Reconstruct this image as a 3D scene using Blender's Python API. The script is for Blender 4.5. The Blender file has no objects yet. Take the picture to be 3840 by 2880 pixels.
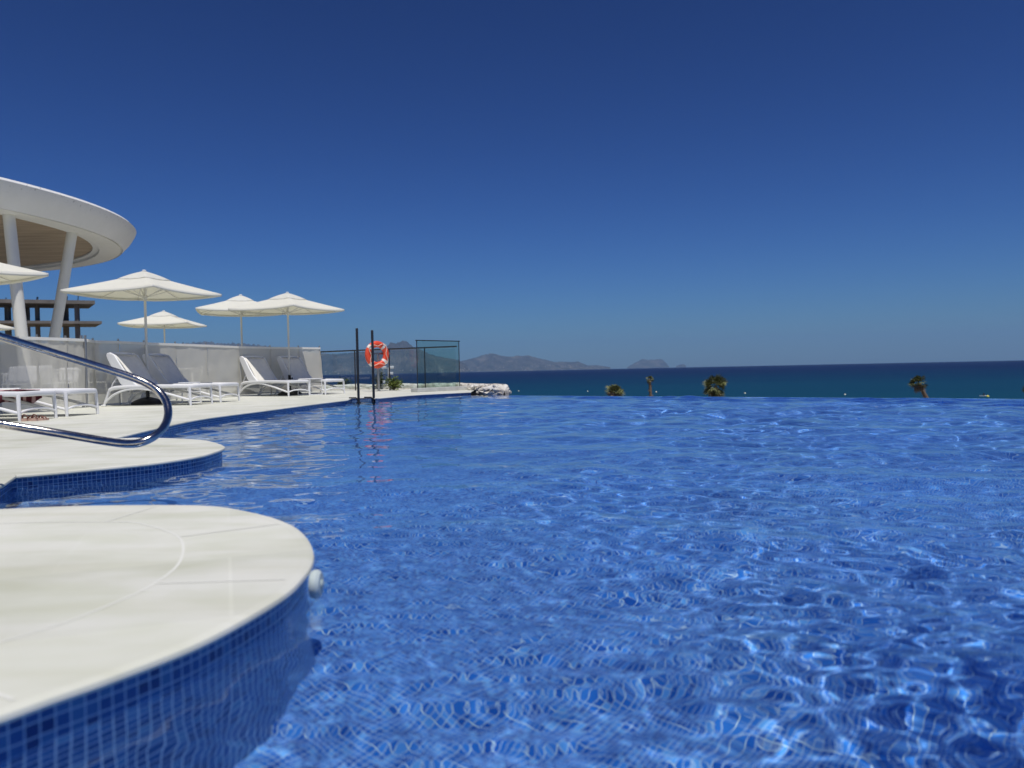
import bpy, bmesh, math, random
import numpy as np
from mathutils import Vector, Matrix, noise
from mathutils.geometry import tessellate_polygon
random.seed(7)
RNG = np.random.RandomState(11)
SC = bpy.context.scene
R = math.radians

# ------------------------------------------------------------------ camera
CAM_Z, PITCH, ROLL, FPX = .60, R(1.05), R(1.24), 2957.0
cam = bpy.data.cameras.new('camera')
cam_o = bpy.data.objects.new('camera', cam)
SC.collection.objects.link(cam_o)
SC.camera = cam_o
cam.sensor_width = 36.0
cam.lens = FPX / 3840 * 36
cam.clip_start, cam.clip_end = .02, 200000
cam_o.matrix_world = (Matrix.Translation((0, 0, CAM_Z)) @ Matrix.Rotation(math.pi / 2 - PITCH, 4, 'X')
                      @ Matrix.Rotation(-ROLL, 4, 'Z'))
cam.dof.use_dof = True
cam.dof.focus_distance = 9.0
cam.dof.aperture_fstop = 2.7

# ------------------------------------------------------------------ sky and sun
SUN_EL, SUN_AZ = R(70), R(158)      # azimuth clockwise from the view direction: behind and to the right
world = bpy.data.worlds.new('World')
SC.world = world
world.use_nodes = True
wn = world.node_tree
sky = wn.nodes.new('ShaderNodeTexSky')
sky.sky_type = 'NISHITA'
sky.sun_disc = False
sky.sun_elevation, sky.sun_rotation = SUN_EL, SUN_AZ
sky.altitude, sky.air_density, sky.dust_density, sky.ozone_density = 0, 1.0, .25, 5.0
gam = wn.nodes.new('ShaderNodeGamma')            # the photograph's deep, polarised-looking blue
gam.inputs['Gamma'].default_value = 1.9
tint = wn.nodes.new('ShaderNodeMix')
tint.data_type, tint.blend_type = 'RGBA', 'MULTIPLY'
tint.inputs[0].default_value = 1
tint.inputs[7].default_value = (.100, .152, .228, 1)
wn.links.new(sky.outputs[0], gam.inputs['Color'])
wn.links.new(gam.outputs[0], tint.inputs[6])
wn.links.new(tint.outputs[2], wn.nodes['Background'].inputs[0])
wn.nodes['Background'].inputs[1].default_value = .055
sun = bpy.data.lights.new('sun', 'SUN')
sun.energy, sun.angle, sun.color = 3.9, R(.5), (1, .965, .91)
sun.cycles.is_caustics_light = True
sun_o = bpy.data.objects.new('sun', sun)
SC.collection.objects.link(sun_o)
SV = Vector((math.cos(SUN_EL) * math.sin(SUN_AZ), math.cos(SUN_EL) * math.cos(SUN_AZ), math.sin(SUN_EL)))
sun_o.rotation_euler = SV.to_track_quat('Z', 'Y').to_euler()
sun_o.location = (0, 0, 30)
vs = SC.view_settings
vs.view_transform, vs.look, vs.gamma, vs.use_curve_mapping = 'Standard', 'None', 1, False
vs.exposure = 0
cy = SC.cycles
cy.max_bounces, cy.transmission_bounces, cy.transparent_max_bounces = 10, 8, 16
cy.sample_clamp_indirect = 4

# ------------------------------------------------------------------ pixel of the photograph -> point of the place
cp_, sp_, cr_, sr_ = math.cos(PITCH), math.sin(PITCH), math.cos(ROLL), math.sin(ROLL)
def ray(u, v):
    a, b = (u - 1920) / FPX, (1440 - v) / FPX
    x, y = a * cr_ + b * sr_, -a * sr_ + b * cr_
    return Vector((x, cp_ + y * sp_, -sp_ + y * cp_))
def ground(u, v, z=.08):
    d = ray(u, v)
    return d * ((z - CAM_Z) / d.z) + Vector((0, 0, CAM_Z))
def atY(u, v, Y):
    d = ray(u, v)
    return d * (Y / d.y) + Vector((0, 0, CAM_Z))

# ------------------------------------------------------------------ object helpers
def tag(o, label=None, cat=None, group=None, kind=None):
    for k, s in (('label', label), ('category', cat), ('group', group), ('kind', kind)):
        if s: o[k] = s
    return o
def thing(name, label, cat, loc=(0, 0, 0), rz=0, group=None):
    o = bpy.data.objects.new(name, None)
    SC.collection.objects.link(o)
    o.empty_display_size = .2
    o.location = loc
    o.rotation_euler = (0, 0, rz)
    return tag(o, label, cat, group)
def copy_tree(o, parent=None):
    c = o.copy()
    SC.collection.objects.link(c)
    c.parent = parent
    for ch in list(o.children):
        copy_tree(ch, c)
    return c

class MB:
    def __init__(s): s.v, s.f, s.uv = [], [], None
    def add(s, vs_, fs_):
        n = len(s.v)
        s.v += [tuple(p) for p in vs_]
        s.f += [tuple(i + n for i in f) for f in fs_]
        return s
    def box(s, c, d, rz=0, M=None):
        x, y, z = d[0] / 2, d[1] / 2, d[2] / 2
        P = [Vector((i * x, j * y, k * z)) for i in (-1, 1) for j in (-1, 1) for k in (-1, 1)]
        if M: P = [M @ p for p in P]
        Rz = Matrix.Rotation(rz, 3, 'Z')
        P = [Rz @ p + Vector(c) for p in P]
        return s.add(P, [(0, 1, 3, 2), (4, 6, 7, 5), (0, 4, 5, 1), (2, 3, 7, 6), (0, 2, 6, 4), (1, 5, 7, 3)])
    def bar(s, a, b, w, h):           # rectangular bar between two points, h vertical-ish
        a, b = Vector(a), Vector(b)
        d = (b - a).normalized()
        up = Vector((0, 0, 1)) if abs(d.z) < .95 else Vector((0, 1, 0))
        sd = d.cross(up).normalized()
        up = sd.cross(d)
        P = [p + sd * (i * w / 2) + up * (k * h / 2) for p in (a, b) for i, k in ((-1, -1), (1, -1), (1, 1), (-1, 1))]
        return s.add(P, [(0, 1, 2, 3), (7, 6, 5, 4), (0, 4, 5, 1), (1, 5, 6, 2), (2, 6, 7, 3), (3, 7, 4, 0)])
    def tube(s, pts, r, n=8, caps=True, closed=False, sq=1.0):
        P = [Vector(p) for p in pts]
        m = len(P)
        rad = r if isinstance(r, (list, tuple)) else [r] * m
        V, nrm = [], None
        for i in range(m):
            if closed: t = P[(i + 1) % m] - P[i - 1]
            else: t = P[min(i + 1, m - 1)] - P[max(i - 1, 0)]
            t.normalize()
            if nrm is None:
                nrm = t.orthogonal().normalized() if abs(t.z) > .99 else Vector((0, 0, 1)).cross(t).normalized()
            nrm = (nrm - t * nrm.dot(t)).normalized()
            b = t.cross(nrm)
            for k in range(n):
                a = 2 * math.pi * k / n
                V.append(P[i] + nrm * (math.cos(a) * rad[i]) + b * (math.sin(a) * rad[i] * sq))
        F = []
        for i in range(m if closed else m - 1):
            for k in range(n):
                j = (i + 1) % m
                F.append((i * n + k, i * n + (k + 1) % n, j * n + (k + 1) % n, j * n + k))
        if caps and not closed:
            F += [tuple(range(n))[::-1], tuple((m - 1) * n + k for k in range(n))]
        return s.add(V, F)
    def lathe(s, prof, c=(0, 0, 0), n=24, ex=1.0, ey=1.0, M=None):
        V = []
        for r, z in prof:
            for k in range(n):
                a = 2 * math.pi * k / n
                p = Vector((r * math.cos(a) * ex, r * math.sin(a) * ey, z))
                if M: p = M @ p
                V.append(p + Vector(c))
        F = [(i * n + k, i * n + (k + 1) % n, (i + 1) * n + (k + 1) % n, (i + 1) * n + k)
             for i in range(len(prof) - 1) for k in range(n)]
        if prof[0][0] > 1e-6: F.append(tuple(range(n))[::-1])
        if prof[-1][0] > 1e-6: F.append(tuple((len(prof) - 1) * n + k for k in range(n)))
        return s.add(V, F)
    def grid(s, fn, nu, nv):
        V = [fn(i / (nu - 1), j / (nv - 1)) for j in range(nv) for i in range(nu)]
        return s.add(V, [(j * nu + i, j * nu + i + 1, (j + 1) * nu + i + 1, (j + 1) * nu + i)
                         for j in range(nv - 1) for i in range(nu - 1)])
    def build(s, name, m, parent=None, smooth=True, world=False, bevel=0, solid=0, sub=0):
        off = parent.matrix_basis.inverted() if (world and parent is not None) else None
        V = [off @ Vector(p) for p in s.v] if off else s.v
        me = bpy.data.meshes.new(name)
        me.from_pydata(V, [], s.f)
        if s.uv:
            L = me.uv_layers.new(name='UVMap')
            for p in me.polygons:
                for li in p.loop_indices:
                    L.data[li].uv = s.uv[me.loops[li].vertex_index]
        bm = bmesh.new(); bm.from_mesh(me)
        bmesh.ops.recalc_face_normals(bm, faces=bm.faces)
        bm.to_mesh(me); bm.free()
        o = bpy.data.objects.new(name, me)
        SC.collection.objects.link(o)
        me.materials.append(m)
        if smooth:
            me.polygons.foreach_set('use_smooth', [True] * len(me.polygons))
            me.set_sharp_from_angle(angle=R(38))
        if parent is not None: o.parent = parent
        if bevel:
            b = o.modifiers.new('bevel', 'BEVEL'); b.width = bevel; b.segments = 2; b.limit_method = 'ANGLE'
        if solid:
            b = o.modifiers.new('solid', 'SOLIDIFY'); b.thickness = solid; b.offset = 0
        return o

def catmull(pts, n=10, closed=False):
    P = [Vector(p) for p in pts]
    m = len(P)
    out = []
    for i in range(m if closed else m - 1):
        if closed: a, b, c, d = P[i - 1], P[i], P[(i + 1) % m], P[(i + 2) % m]
        else: a, b, c, d = P[max(i - 1, 0)], P[i], P[i + 1], P[min(i + 2, m - 1)]
        for k in range(n):
            t = k / n
            out.append(.5 * ((2 * b) + (c - a) * t + (2 * a - 5 * b + 4 * c - d) * t * t + (3 * b - a - 3 * c + d) * t ** 3))
    if not closed: out.append(P[-1])
    return out

# ------------------------------------------------------------------ materials
def newmat(name):
    m = bpy.data.materials.new(name)
    m.use_nodes = True
    return m, m.node_tree, m.node_tree.nodes['Principled BSDF']
def N(nt, t, **kw):
    n = nt.nodes.new(t)
    for k, v in kw.items():
        if k in n.inputs: n.inputs[k].default_value = v
        else: setattr(n, k, v)
    return n
def coord(nt, space='Object', scale=(1, 1, 1), rot=(0, 0, 0)):
    tc = N(nt, 'ShaderNodeTexCoord')
    mp = N(nt, 'ShaderNodeMapping')
    mp.inputs['Scale'].default_value = scale
    mp.inputs['Rotation'].default_value = rot
    nt.links.new(tc.outputs[space], mp.inputs['Vector'])
    return mp.outputs[0]
def ramp(nt, src, stops):
    r = N(nt, 'ShaderNodeValToRGB')
    e = r.color_ramp.elements
    while len(e) < len(stops): e.new(.5)
    for k, (p, c) in enumerate(stops):
        e[k].position = p
        e[k].color = (c, c, c, 1) if isinstance(c, (int, float)) else (*c, 1)
    nt.links.new(src, r.inputs[0])
    return r.outputs[0]
def mix(nt, f, a, b, mode='MIX'):
    n = N(nt, 'ShaderNodeMix', data_type='RGBA', blend_type=mode)
    for s, v in ((n.inputs[0], f), (n.inputs[6], a), (n.inputs[7], b)):
        if isinstance(v, bpy.types.NodeSocket): nt.links.new(v, s)
        elif isinstance(v, (int, float)): s.default_value = v
        else: s.default_value = (*v, 1)
    return n.outputs[2]
def plain(name, col, rough=.5, metal=0, var=.12, vs_=3.0, bump=.0, bs=40, spec=.5, space='Object'):
    m, nt, p = newmat(name)
    c = coord(nt, space)
    nz = N(nt, 'ShaderNodeTexNoise', Scale=vs_, Detail=5.0, Roughness=.6)
    nt.links.new(c, nz.inputs['Vector'])
    lo = tuple(x * (1 - var) for x in col); hi = tuple(min(1, x * (1 + var)) for x in col)
    nt.links.new(ramp(nt, nz.outputs['Fac'], [(.3, lo), (.7, hi)]), p.inputs['Base Color'])
    p.inputs['Roughness'].default_value = rough
    p.inputs['Metallic'].default_value = metal
    p.inputs['Specular IOR Level'].default_value = spec
    if bump:
        n2 = N(nt, 'ShaderNodeTexNoise', Scale=bs, Detail=4.0)
        nt.links.new(c, n2.inputs['Vector'])
        b = N(nt, 'ShaderNodeBump', Strength=bump, Distance=.01)
        nt.links.new(n2.outputs['Fac'], b.inputs['Height'])
        nt.links.new(b.outputs[0], p.inputs['Normal'])
    return m

M = {}
M['plastic'] = plain('white_resin', (.80, .80, .80), .38, var=.03)
M['sling'] = plain('grey_sling', (.80, .77, .69), .75, var=.06, vs_=8, bump=.3, bs=400)
M['canvas_pole'] = plain('painted_pole', (.62, .61, .55), .4, var=.04)
M['black'] = plain('black_metal', (.012, .012, .013), .45, var=.3)
M['chrome'] = plain('polished_steel', (.60, .55, .49), .15, 1, var=.16, vs_=30, bump=.10, bs=90)
M['steel'] = plain('brushed_steel', (.42, .41, .39), .42, 1, var=.1)
M['darksteel'] = plain('dark_steel', (.045, .048, .05), .35, .6, var=.15)
M['white_paint'] = plain('white_render', (.78, .77, .74), .8, var=.05, vs_=.8, bump=.05, bs=60)
M['grey_column'] = plain('grey_white_column', (.72, .71, .65), .55, var=.04, vs_=1)
M['concrete'] = plain('raw_concrete', (.20, .185, .165), .9, var=.3, vs_=.6, bump=.2, bs=5)
M['rope'] = plain('cream_rope', (.75, .62, .5), .8, var=.1)
M['buoy_white'] = plain('buoy_white', (.8, .78, .6), .5, var=.1)
M['buoy_yellow'] = plain('buoy_yellow', (.75, .68, .08), .5, var=.1)
M['skin'] = plain('dark_wetsuit', (.05, .035, .03), .6)
M['board'] = plain('board_white', (.75, .76, .72), .4)
M['leather'] = plain('brown_leather', (.17, .055, .035), .6, var=.2)
M['sole'] = plain('pale_sole', (.55, .36, .28), .8, var=.1)
M['trunk'] = plain('palm_trunk', (.16, .115, .08), .95, var=.45, vs_=9, bump=.8, bs=14)
M['bark'] = plain('bark', (.10, .07, .05), .95, var=.4, vs_=9)
M['beige_tile'] = plain('plinth_stone', (.50, .50, .47), .6, var=.15, vs_=5, bump=.2)
M['lampgrey'] = plain('lamp_grey', (.5, .5, .5), .5)

# stone of the deck: pale limestone slabs with faint joints, wear and stains
def deck_material():
    m, nt, p = newmat('pale_limestone_paving')
    c = coord(nt, 'Object', rot=(0, 0, R(-20)))
    big = N(nt, 'ShaderNodeTexNoise', Scale=.9, Detail=6.0, Roughness=.6)
    vein_m = coord(nt, 'Object', scale=(.9, 5.0, 1), rot=(0, 0, R(18)))
    vein = N(nt, 'ShaderNodeTexNoise', Scale=1.1, Detail=5.0, Roughness=.55, Distortion=.6)
    nt.links.new(c, big.inputs['Vector']); nt.links.new(vein_m, vein.inputs['Vector'])
    base = ramp(nt, big.outputs['Fac'], [(.3, (.58, .58, .495)), (.5, (.69, .69, .62)), (.72, (.76, .755, .70))])
    vc = ramp(nt, vein.outputs['Fac'], [(.33, (.90, .90, .84)), (.5, (1, 1, 1)), (.72, (1.0, 1.0, .985))])
    bl = N(nt, 'ShaderNodeTexNoise', Scale=2.4, Detail=4.0, Roughness=.5, Distortion=.8)
    nt.links.new(coord(nt, 'Object', scale=(.8, 1.7, 1), rot=(0, 0, R(-28))), bl.inputs['Vector'])
    base = mix(nt, 1.0, base, ramp(nt, bl.outputs['Fac'], [(.34, (.92, .93, .88)), (.55, (1, 1, 1)), (.75, (1.02, 1.01, 1.0))]), 'MULTIPLY')
    col = mix(nt, .75, base, vc, 'MULTIPLY')
    br = N(nt, 'ShaderNodeTexBrick', Scale=1.0, offset=.5)
    br.inputs['Brick Width'].default_value = .9
    br.inputs['Row Height'].default_value = .6
    br.inputs['Mortar Size'].default_value = .005
    br.inputs['Mortar Smooth'].default_value = .3
    br.inputs['Color1'].default_value = (.93, .93, .93, 1)
    br.inputs['Color2'].default_value = (1, 1, .99, 1)
    br.inputs['Mortar'].default_value = (1.01, 1.01, 1.01, 1)
    nt.links.new(c, br.inputs['Vector'])
    col = mix(nt, 1.0, col, br.outputs['Color'], 'MULTIPLY')
    nt.links.new(col, p.inputs['Base Color'])
    p.inputs['Roughness'].default_value = .62
    p.inputs['Specular IOR Level'].default_value = .3
    f = N(nt, 'ShaderNodeTexNoise', Scale=90.0, Detail=4.0)
    nt.links.new(c, f.inputs['Vector'])
    b = N(nt, 'ShaderNodeBump', Strength=.12, Distance=.004)
    nt.links.new(f.outputs['Fac'], b.inputs['Height'])
    nt.links.new(b.outputs[0], p.inputs['Normal'])
    return m
M['deck'] = deck_material()
M['coping'] = plain('coping_stone', (.66, .655, .585), .75, var=.07, vs_=1.6, bump=.1, bs=80)
M['grout'] = plain('pale_grout', (.715, .715, .655), .8, var=.04)

# glass mosaic of the pool: 25 mm tiles of several blues with pale grout
def mosaic(name, space, dark=1.0, grout=(.42, .54, .66), pitch=.0248):
    m, nt, p = newmat(name)
    c = coord(nt, space, rot=(0, 0, R(38) if space == 'Object' else 0))
    br = N(nt, 'ShaderNodeTexBrick', Scale=1.0, offset=0.0)
    br.inputs['Brick Width'].default_value = pitch
    br.inputs['Row Height'].default_value = pitch
    br.inputs['Mortar Size'].default_value = pitch * .062
    br.inputs['Mortar Smooth'].default_value = .1
    br.inputs['Color1'].default_value = (0, 0, 0, 1)
    br.inputs['Color2'].default_value = (1, 1, 1, 1)
    br.inputs['Mortar'].default_value = (.5, .5, .5, 1)
    nt.links.new(c, br.inputs['Vector'])
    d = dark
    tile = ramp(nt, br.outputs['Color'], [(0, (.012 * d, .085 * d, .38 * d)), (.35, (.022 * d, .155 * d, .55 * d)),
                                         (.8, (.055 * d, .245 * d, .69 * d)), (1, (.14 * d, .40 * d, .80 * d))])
    big = N(nt, 'ShaderNodeTexNoise', Scale=.8, Detail=3.0)
    nt.links.new(c, big.inputs['Vector'])
    tile = mix(nt, 1.0, tile, ramp(nt, big.outputs['Fac'], [(.3, .85), (.7, 1.12)]), 'MULTIPLY')
    nt.links.new(mix(nt, br.outputs['Fac'], tile, grout), p.inputs['Base Color'])
    p.inputs['Roughness'].default_value = .22
    return m
M['floor_tile'] = mosaic('blue_mosaic_floor', 'Object', 1.0, (.48, .60, .70), .0160)
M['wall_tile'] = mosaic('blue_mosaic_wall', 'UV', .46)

def water_material():
    m = bpy.data.materials.new('pool_water')
    m.use_nodes = True
    nt = m.node_tree
    nt.nodes.remove(nt.nodes['Principled BSDF'])
    g = N(nt, 'ShaderNodeBsdfGlass', Roughness=0.0, IOR=1.333)
    g.inputs['Color'].default_value = (.90, .97, 1, 1)
    nt.links.new(g.outputs[0], nt.nodes['Material Output'].inputs[0])
    return m
M['water'] = water_material()

def sea_material():
    m, nt, p = newmat('sea_water')
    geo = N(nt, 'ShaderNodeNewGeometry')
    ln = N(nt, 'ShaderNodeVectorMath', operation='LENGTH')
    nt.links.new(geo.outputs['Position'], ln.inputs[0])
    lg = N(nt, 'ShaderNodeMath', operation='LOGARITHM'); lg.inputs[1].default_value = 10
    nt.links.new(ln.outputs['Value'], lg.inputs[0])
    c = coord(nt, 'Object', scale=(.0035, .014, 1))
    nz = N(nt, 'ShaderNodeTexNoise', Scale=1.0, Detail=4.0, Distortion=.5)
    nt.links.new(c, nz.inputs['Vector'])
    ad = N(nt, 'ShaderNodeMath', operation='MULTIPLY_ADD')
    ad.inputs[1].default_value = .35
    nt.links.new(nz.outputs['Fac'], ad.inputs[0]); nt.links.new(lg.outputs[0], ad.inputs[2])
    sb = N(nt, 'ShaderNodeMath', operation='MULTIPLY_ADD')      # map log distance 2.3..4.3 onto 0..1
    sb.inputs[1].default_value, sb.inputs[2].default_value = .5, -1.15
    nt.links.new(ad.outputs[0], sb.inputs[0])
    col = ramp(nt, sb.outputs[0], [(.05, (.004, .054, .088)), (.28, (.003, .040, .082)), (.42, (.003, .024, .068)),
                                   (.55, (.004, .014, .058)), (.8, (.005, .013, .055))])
    nt.links.new(col, p.inputs['Base Color'])
    p.inputs['Roughness'].default_value = .45
    p.inputs['Specular IOR Level'].default_value = .05
    w = N(nt, 'ShaderNodeTexNoise', Scale=.35, Detail=6.0, Roughness=.65)
    w2 = coord(nt, 'Object', scale=(.6, 1.6, 1), rot=(0, 0, R(20)))
    nt.links.new(w2, w.inputs['Vector'])
    b = N(nt, 'ShaderNodeBump', Strength=.5, Distance=1.0)
    nt.links.new(w.outputs['Fac'], b.inputs['Height'])
    nt.links.new(b.outputs[0], p.inputs['Normal'])
    return m
M['sea'] = sea_material()

def canvas():
    m = bpy.data.materials.new('cream_canvas'); m.use_nodes = True
    nt = m.node_tree; p = nt.nodes['Principled BSDF']
    c = coord(nt)
    nz = N(nt, 'ShaderNodeTexNoise', Scale=2.2, Detail=5.0)
    nt.links.new(c, nz.inputs['Vector'])
    col = ramp(nt, nz.outputs['Fac'], [(.3, (.88, .875, .82)), (.7, (.92, .91, .87))])
    nt.links.new(col, p.inputs['Base Color'])
    p.inputs['Roughness'].default_value = .85
    p.inputs['Specular IOR Level'].default_value = .2
    tr = N(nt, 'ShaderNodeBsdfTranslucent')
    tr.inputs['Color'].default_value = (.80, .78, .60, 1)
    mx = N(nt, 'ShaderNodeMixShader', Fac=.38)
    nt.links.new(p.outputs[0], mx.inputs[1]); nt.links.new(tr.outputs[0], mx.inputs[2])
    nt.links.new(mx.outputs[0], nt.nodes['Material Output'].inputs[0])
    return m
M['canvas'] = canvas()

def screen_mat():
    m = bpy.data.materials.new('beige_mesh_screen'); m.use_nodes = True
    nt = m.node_tree; p = nt.nodes['Principled BSDF']
    c = coord(nt, 'Object')
    nz = N(nt, 'ShaderNodeTexNoise', Scale=1.3, Detail=6.0)
    nt.links.new(c, nz.inputs['Vector'])
    nt.links.new(ramp(nt, nz.outputs['Fac'], [(.3, (.73, .705, .62)), (.7, (.77, .745, .665))]), p.inputs['Base Color'])
    p.inputs['Roughness'].default_value = .9
    p.inputs['Specular IOR Level'].default_value = .15
    c2 = coord(nt, 'Object', scale=(1.2, 1.2, 5))
    n2 = N(nt, 'ShaderNodeTexNoise', Scale=1.5, Detail=3.0, Distortion=1.0)
    nt.links.new(c2, n2.inputs['Vector'])
    b = N(nt, 'ShaderNodeBump', Strength=.10, Distance=.02)
    nt.links.new(n2.outputs['Fac'], b.inputs['Height']); nt.links.new(b.outputs[0], p.inputs['Normal'])
    t = N(nt, 'ShaderNodeBsdfTransparent')
    tl = N(nt, 'ShaderNodeBsdfTranslucent'); tl.inputs['Color'].default_value = (.42, .40, .34, 1)
    m1 = N(nt, 'ShaderNodeMixShader', Fac=.25)
    nt.links.new(p.outputs[0], m1.inputs[1]); nt.links.new(tl.outputs[0], m1.inputs[2])
    mx = N(nt, 'ShaderNodeMixShader', Fac=.20)
    nt.links.new(m1.outputs[0], mx.inputs[1]); nt.links.new(t.outputs[0], mx.inputs[2])
    nt.links.new(mx.outputs[0], nt.nodes['Material Output'].inputs[0])
    return m
M['screen'] = screen_mat()

def pane(name, tint, refl=1.0):
    m = bpy.data.materials.new(name); m.use_nodes = True
    nt = m.node_tree; nt.nodes.remove(nt.nodes['Principled BSDF'])
    t = N(nt, 'ShaderNodeBsdfTransparent'); t.inputs[0].default_value = (*tint, 1)
    g = N(nt, 'ShaderNodeBsdfGlossy', Roughness=.01)
    lw = N(nt, 'ShaderNodeLayerWeight', Blend=.5)
    pw = N(nt, 'ShaderNodeMath', operation='POWER'); pw.inputs[1].default_value = 4.0
    nt.links.new(lw.outputs['Facing'], pw.inputs[0])
    fr = N(nt, 'ShaderNodeMath', operation='MULTIPLY_ADD'); fr.inputs[1].default_value, fr.inputs[2].default_value = .6, .04
    nt.links.new(pw.outputs[0], fr.inputs[0])
    mx = N(nt, 'ShaderNodeMixShader')
    nt.links.new(fr.outputs[0], mx.inputs[0]); nt.links.new(t.outputs[0], mx.inputs[1]); nt.links.new(g.outputs[0], mx.inputs[2])
    nt.links.new(mx.outputs[0], nt.nodes['Material Output'].inputs[0])
    return m
M['glass'] = pane('clear_glass', (.90, .95, .95))
M['glass_green'] = pane('green_glass', (.82, .90, .865))

def foliage(name, a, b):
    m, nt, p = newmat(name)
    geo = N(nt, 'ShaderNodeNewGeometry')
    nt.links.new(ramp(nt, geo.outputs['Random Per Island'], [(0, a), (1, b)]), p.inputs['Base Color'])
    p.inputs['Roughness'].default_value = .55
    p.inputs['Specular IOR Level'].default_value = .3
    return m
M['frond'] = foliage('green_frond', (.045, .06, .018), (.22, .23, .09))
M['dead_frond'] = foliage('dry_frond', (.12, .085, .045), (.36, .28, .17))
M['leaf'] = foliage('bush_leaf', (.05, .09, .015), (.22, .27, .06))
M['leaf_dark'] = foliage('dark_leaf', (.015, .03, .008), (.05, .08, .02))

def rock_mat(name, cols, scale, bump=1.0, dist=.05, bs=6):
    m, nt, p = newmat(name)
    c = coord(nt)
    nz = N(nt, 'ShaderNodeTexNoise', Scale=scale, Detail=8.0, Roughness=.62)
    nt.links.new(c, nz.inputs['Vector'])
    nt.links.new(ramp(nt, nz.outputs['Fac'], cols), p.inputs['Base Color'])
    p.inputs['Roughness'].default_value = .95
    p.inputs['Specular IOR Level'].default_value = .1
    n2 = N(nt, 'ShaderNodeTexNoise', Scale=bs, Detail=8.0, Roughness=.7)
    nt.links.new(c, n2.inputs['Vector'])
    b = N(nt, 'ShaderNodeBump', Strength=bump, Distance=dist)
    nt.links.new(n2.outputs['Fac'], b.inputs['Height']); nt.links.new(b.outputs[0], p.inputs['Normal'])
    return m
M['rubble'] = rock_mat('white_rubble', [(.30, (.42, .36, .29)), (.48, (.64, .60, .53)), (.65, (.76, .74, .68))], 3.5, .8, .04, 9)
M['mountain'] = rock_mat('bare_mountain', [(.34, (.045, .052, .058)), (.52, (.085, .085, .085)), (.70, (.17, .155, .14))], .0035, .8, 120, .004)
M['earth'] = rock_mat('dry_earth', [(.3, (.16, .13, .09)), (.7, (.30, .25, .17))], .15, .6, .3, 2)

# ------------------------------------------------------------------ plan of the pool
G = lambda u, v: ground(u, v).xy
edge_deck = [G(416, 1645), G(588, 1604), G(768, 1568), G(1000, 1538), G(1160, 1517), G(1300, 1500)]
edge_deck2 = [G(1407, 1494), G(1564, 1480), G(1766, 1470)]
niche = [G(1300, 1500), G(1318, 1492), G(1395, 1489), G(1407, 1494)]
jet2 = [G(50, 1782), G(180, 1771), G(300, 1760), G(460, 1745), G(600, 1730), G(740, 1708), G(800, 1692), G(836, 1676),
        G(810, 1662), G(760, 1651), G(690, 1646), G(600, 1642.5), G(500, 1642)]
jet1 = [G(0, 1910), G(300, 1898), G(640, 1895), G(800, 1900), G(900, 1915), G(1000, 1938), G(1080, 1968), G(1130, 2010),
        G(1155, 2060), G(1150, 2110), G(1110, 2165), G(1050, 2220), G(900, 2310), G(700, 2410), G(400, 2524), G(200, 2592)]
d = jet1[-1]
jet1b = [Vector((-.855, 1.19)), Vector((-1.03, 1.02)), Vector((-1.36, .87)), Vector((-1.8, .79)), Vector((-2.3, .76))]
V2 = lambda *a: Vector(a)
sm = lambda L, n=8: [v.xy for v in catmull([Vector((p[0], p[1], 0)) for p in L], n)]
pool_edge = (sm([V2(-2.9, -2.2), V2(-2.75, -.5), V2(-2.45, .55)], 6) + sm(jet1b[::-1] + jet1[::-1], 7)[0:] +
             [V2(-2.36, 3.22), V2(-2.45, 3.5), G(0, 1815)] + sm(jet2, 8) + sm(edge_deck, 8)[0:-1] + niche + sm(edge_deck2, 8)[1:])
WA, WB = ground(1884, 1484, 0).xy, ground(3840, 1498, 0).xy
WD = (WB - WA).normalized()                       # along the weir
WN = Vector((-WD.y, WD.x))                        # outwards
if WN.dot(WA) < 0: WN = -WN
W0 = WA - WD * .45
W1 = WA + WD * 24.0
WDIST = WN.dot(WA)

edge = [pool_edge[0]]
for p in pool_edge[1:]:
    if (p - edge[-1]).length > .012: edge.append(p)
DZ = .08
# deck slab
def deck():
    out = [Vector(p) for p in edge] + [V2(-.95, 24.3), V2(-6.3, 26.2), V2(-12, 34), V2(-80, 60),
           V2(-80, -8), V2(W1.x + 3, -8), V2(W1.x + 3, -2.2)]
    tris = tessellate_polygon([[Vector((p.x, p.y, 0)) for p in out]])
    mb = MB()
    mb.add([(p.x, p.y, DZ) for p in out], tris)
    o = mb.build('deck', M['deck'], smooth=False)
    tag(o, kind='structure')
    me = o.data
    if me.polygons[0].normal.z < 0: me.flip_normals()
deck()

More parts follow.
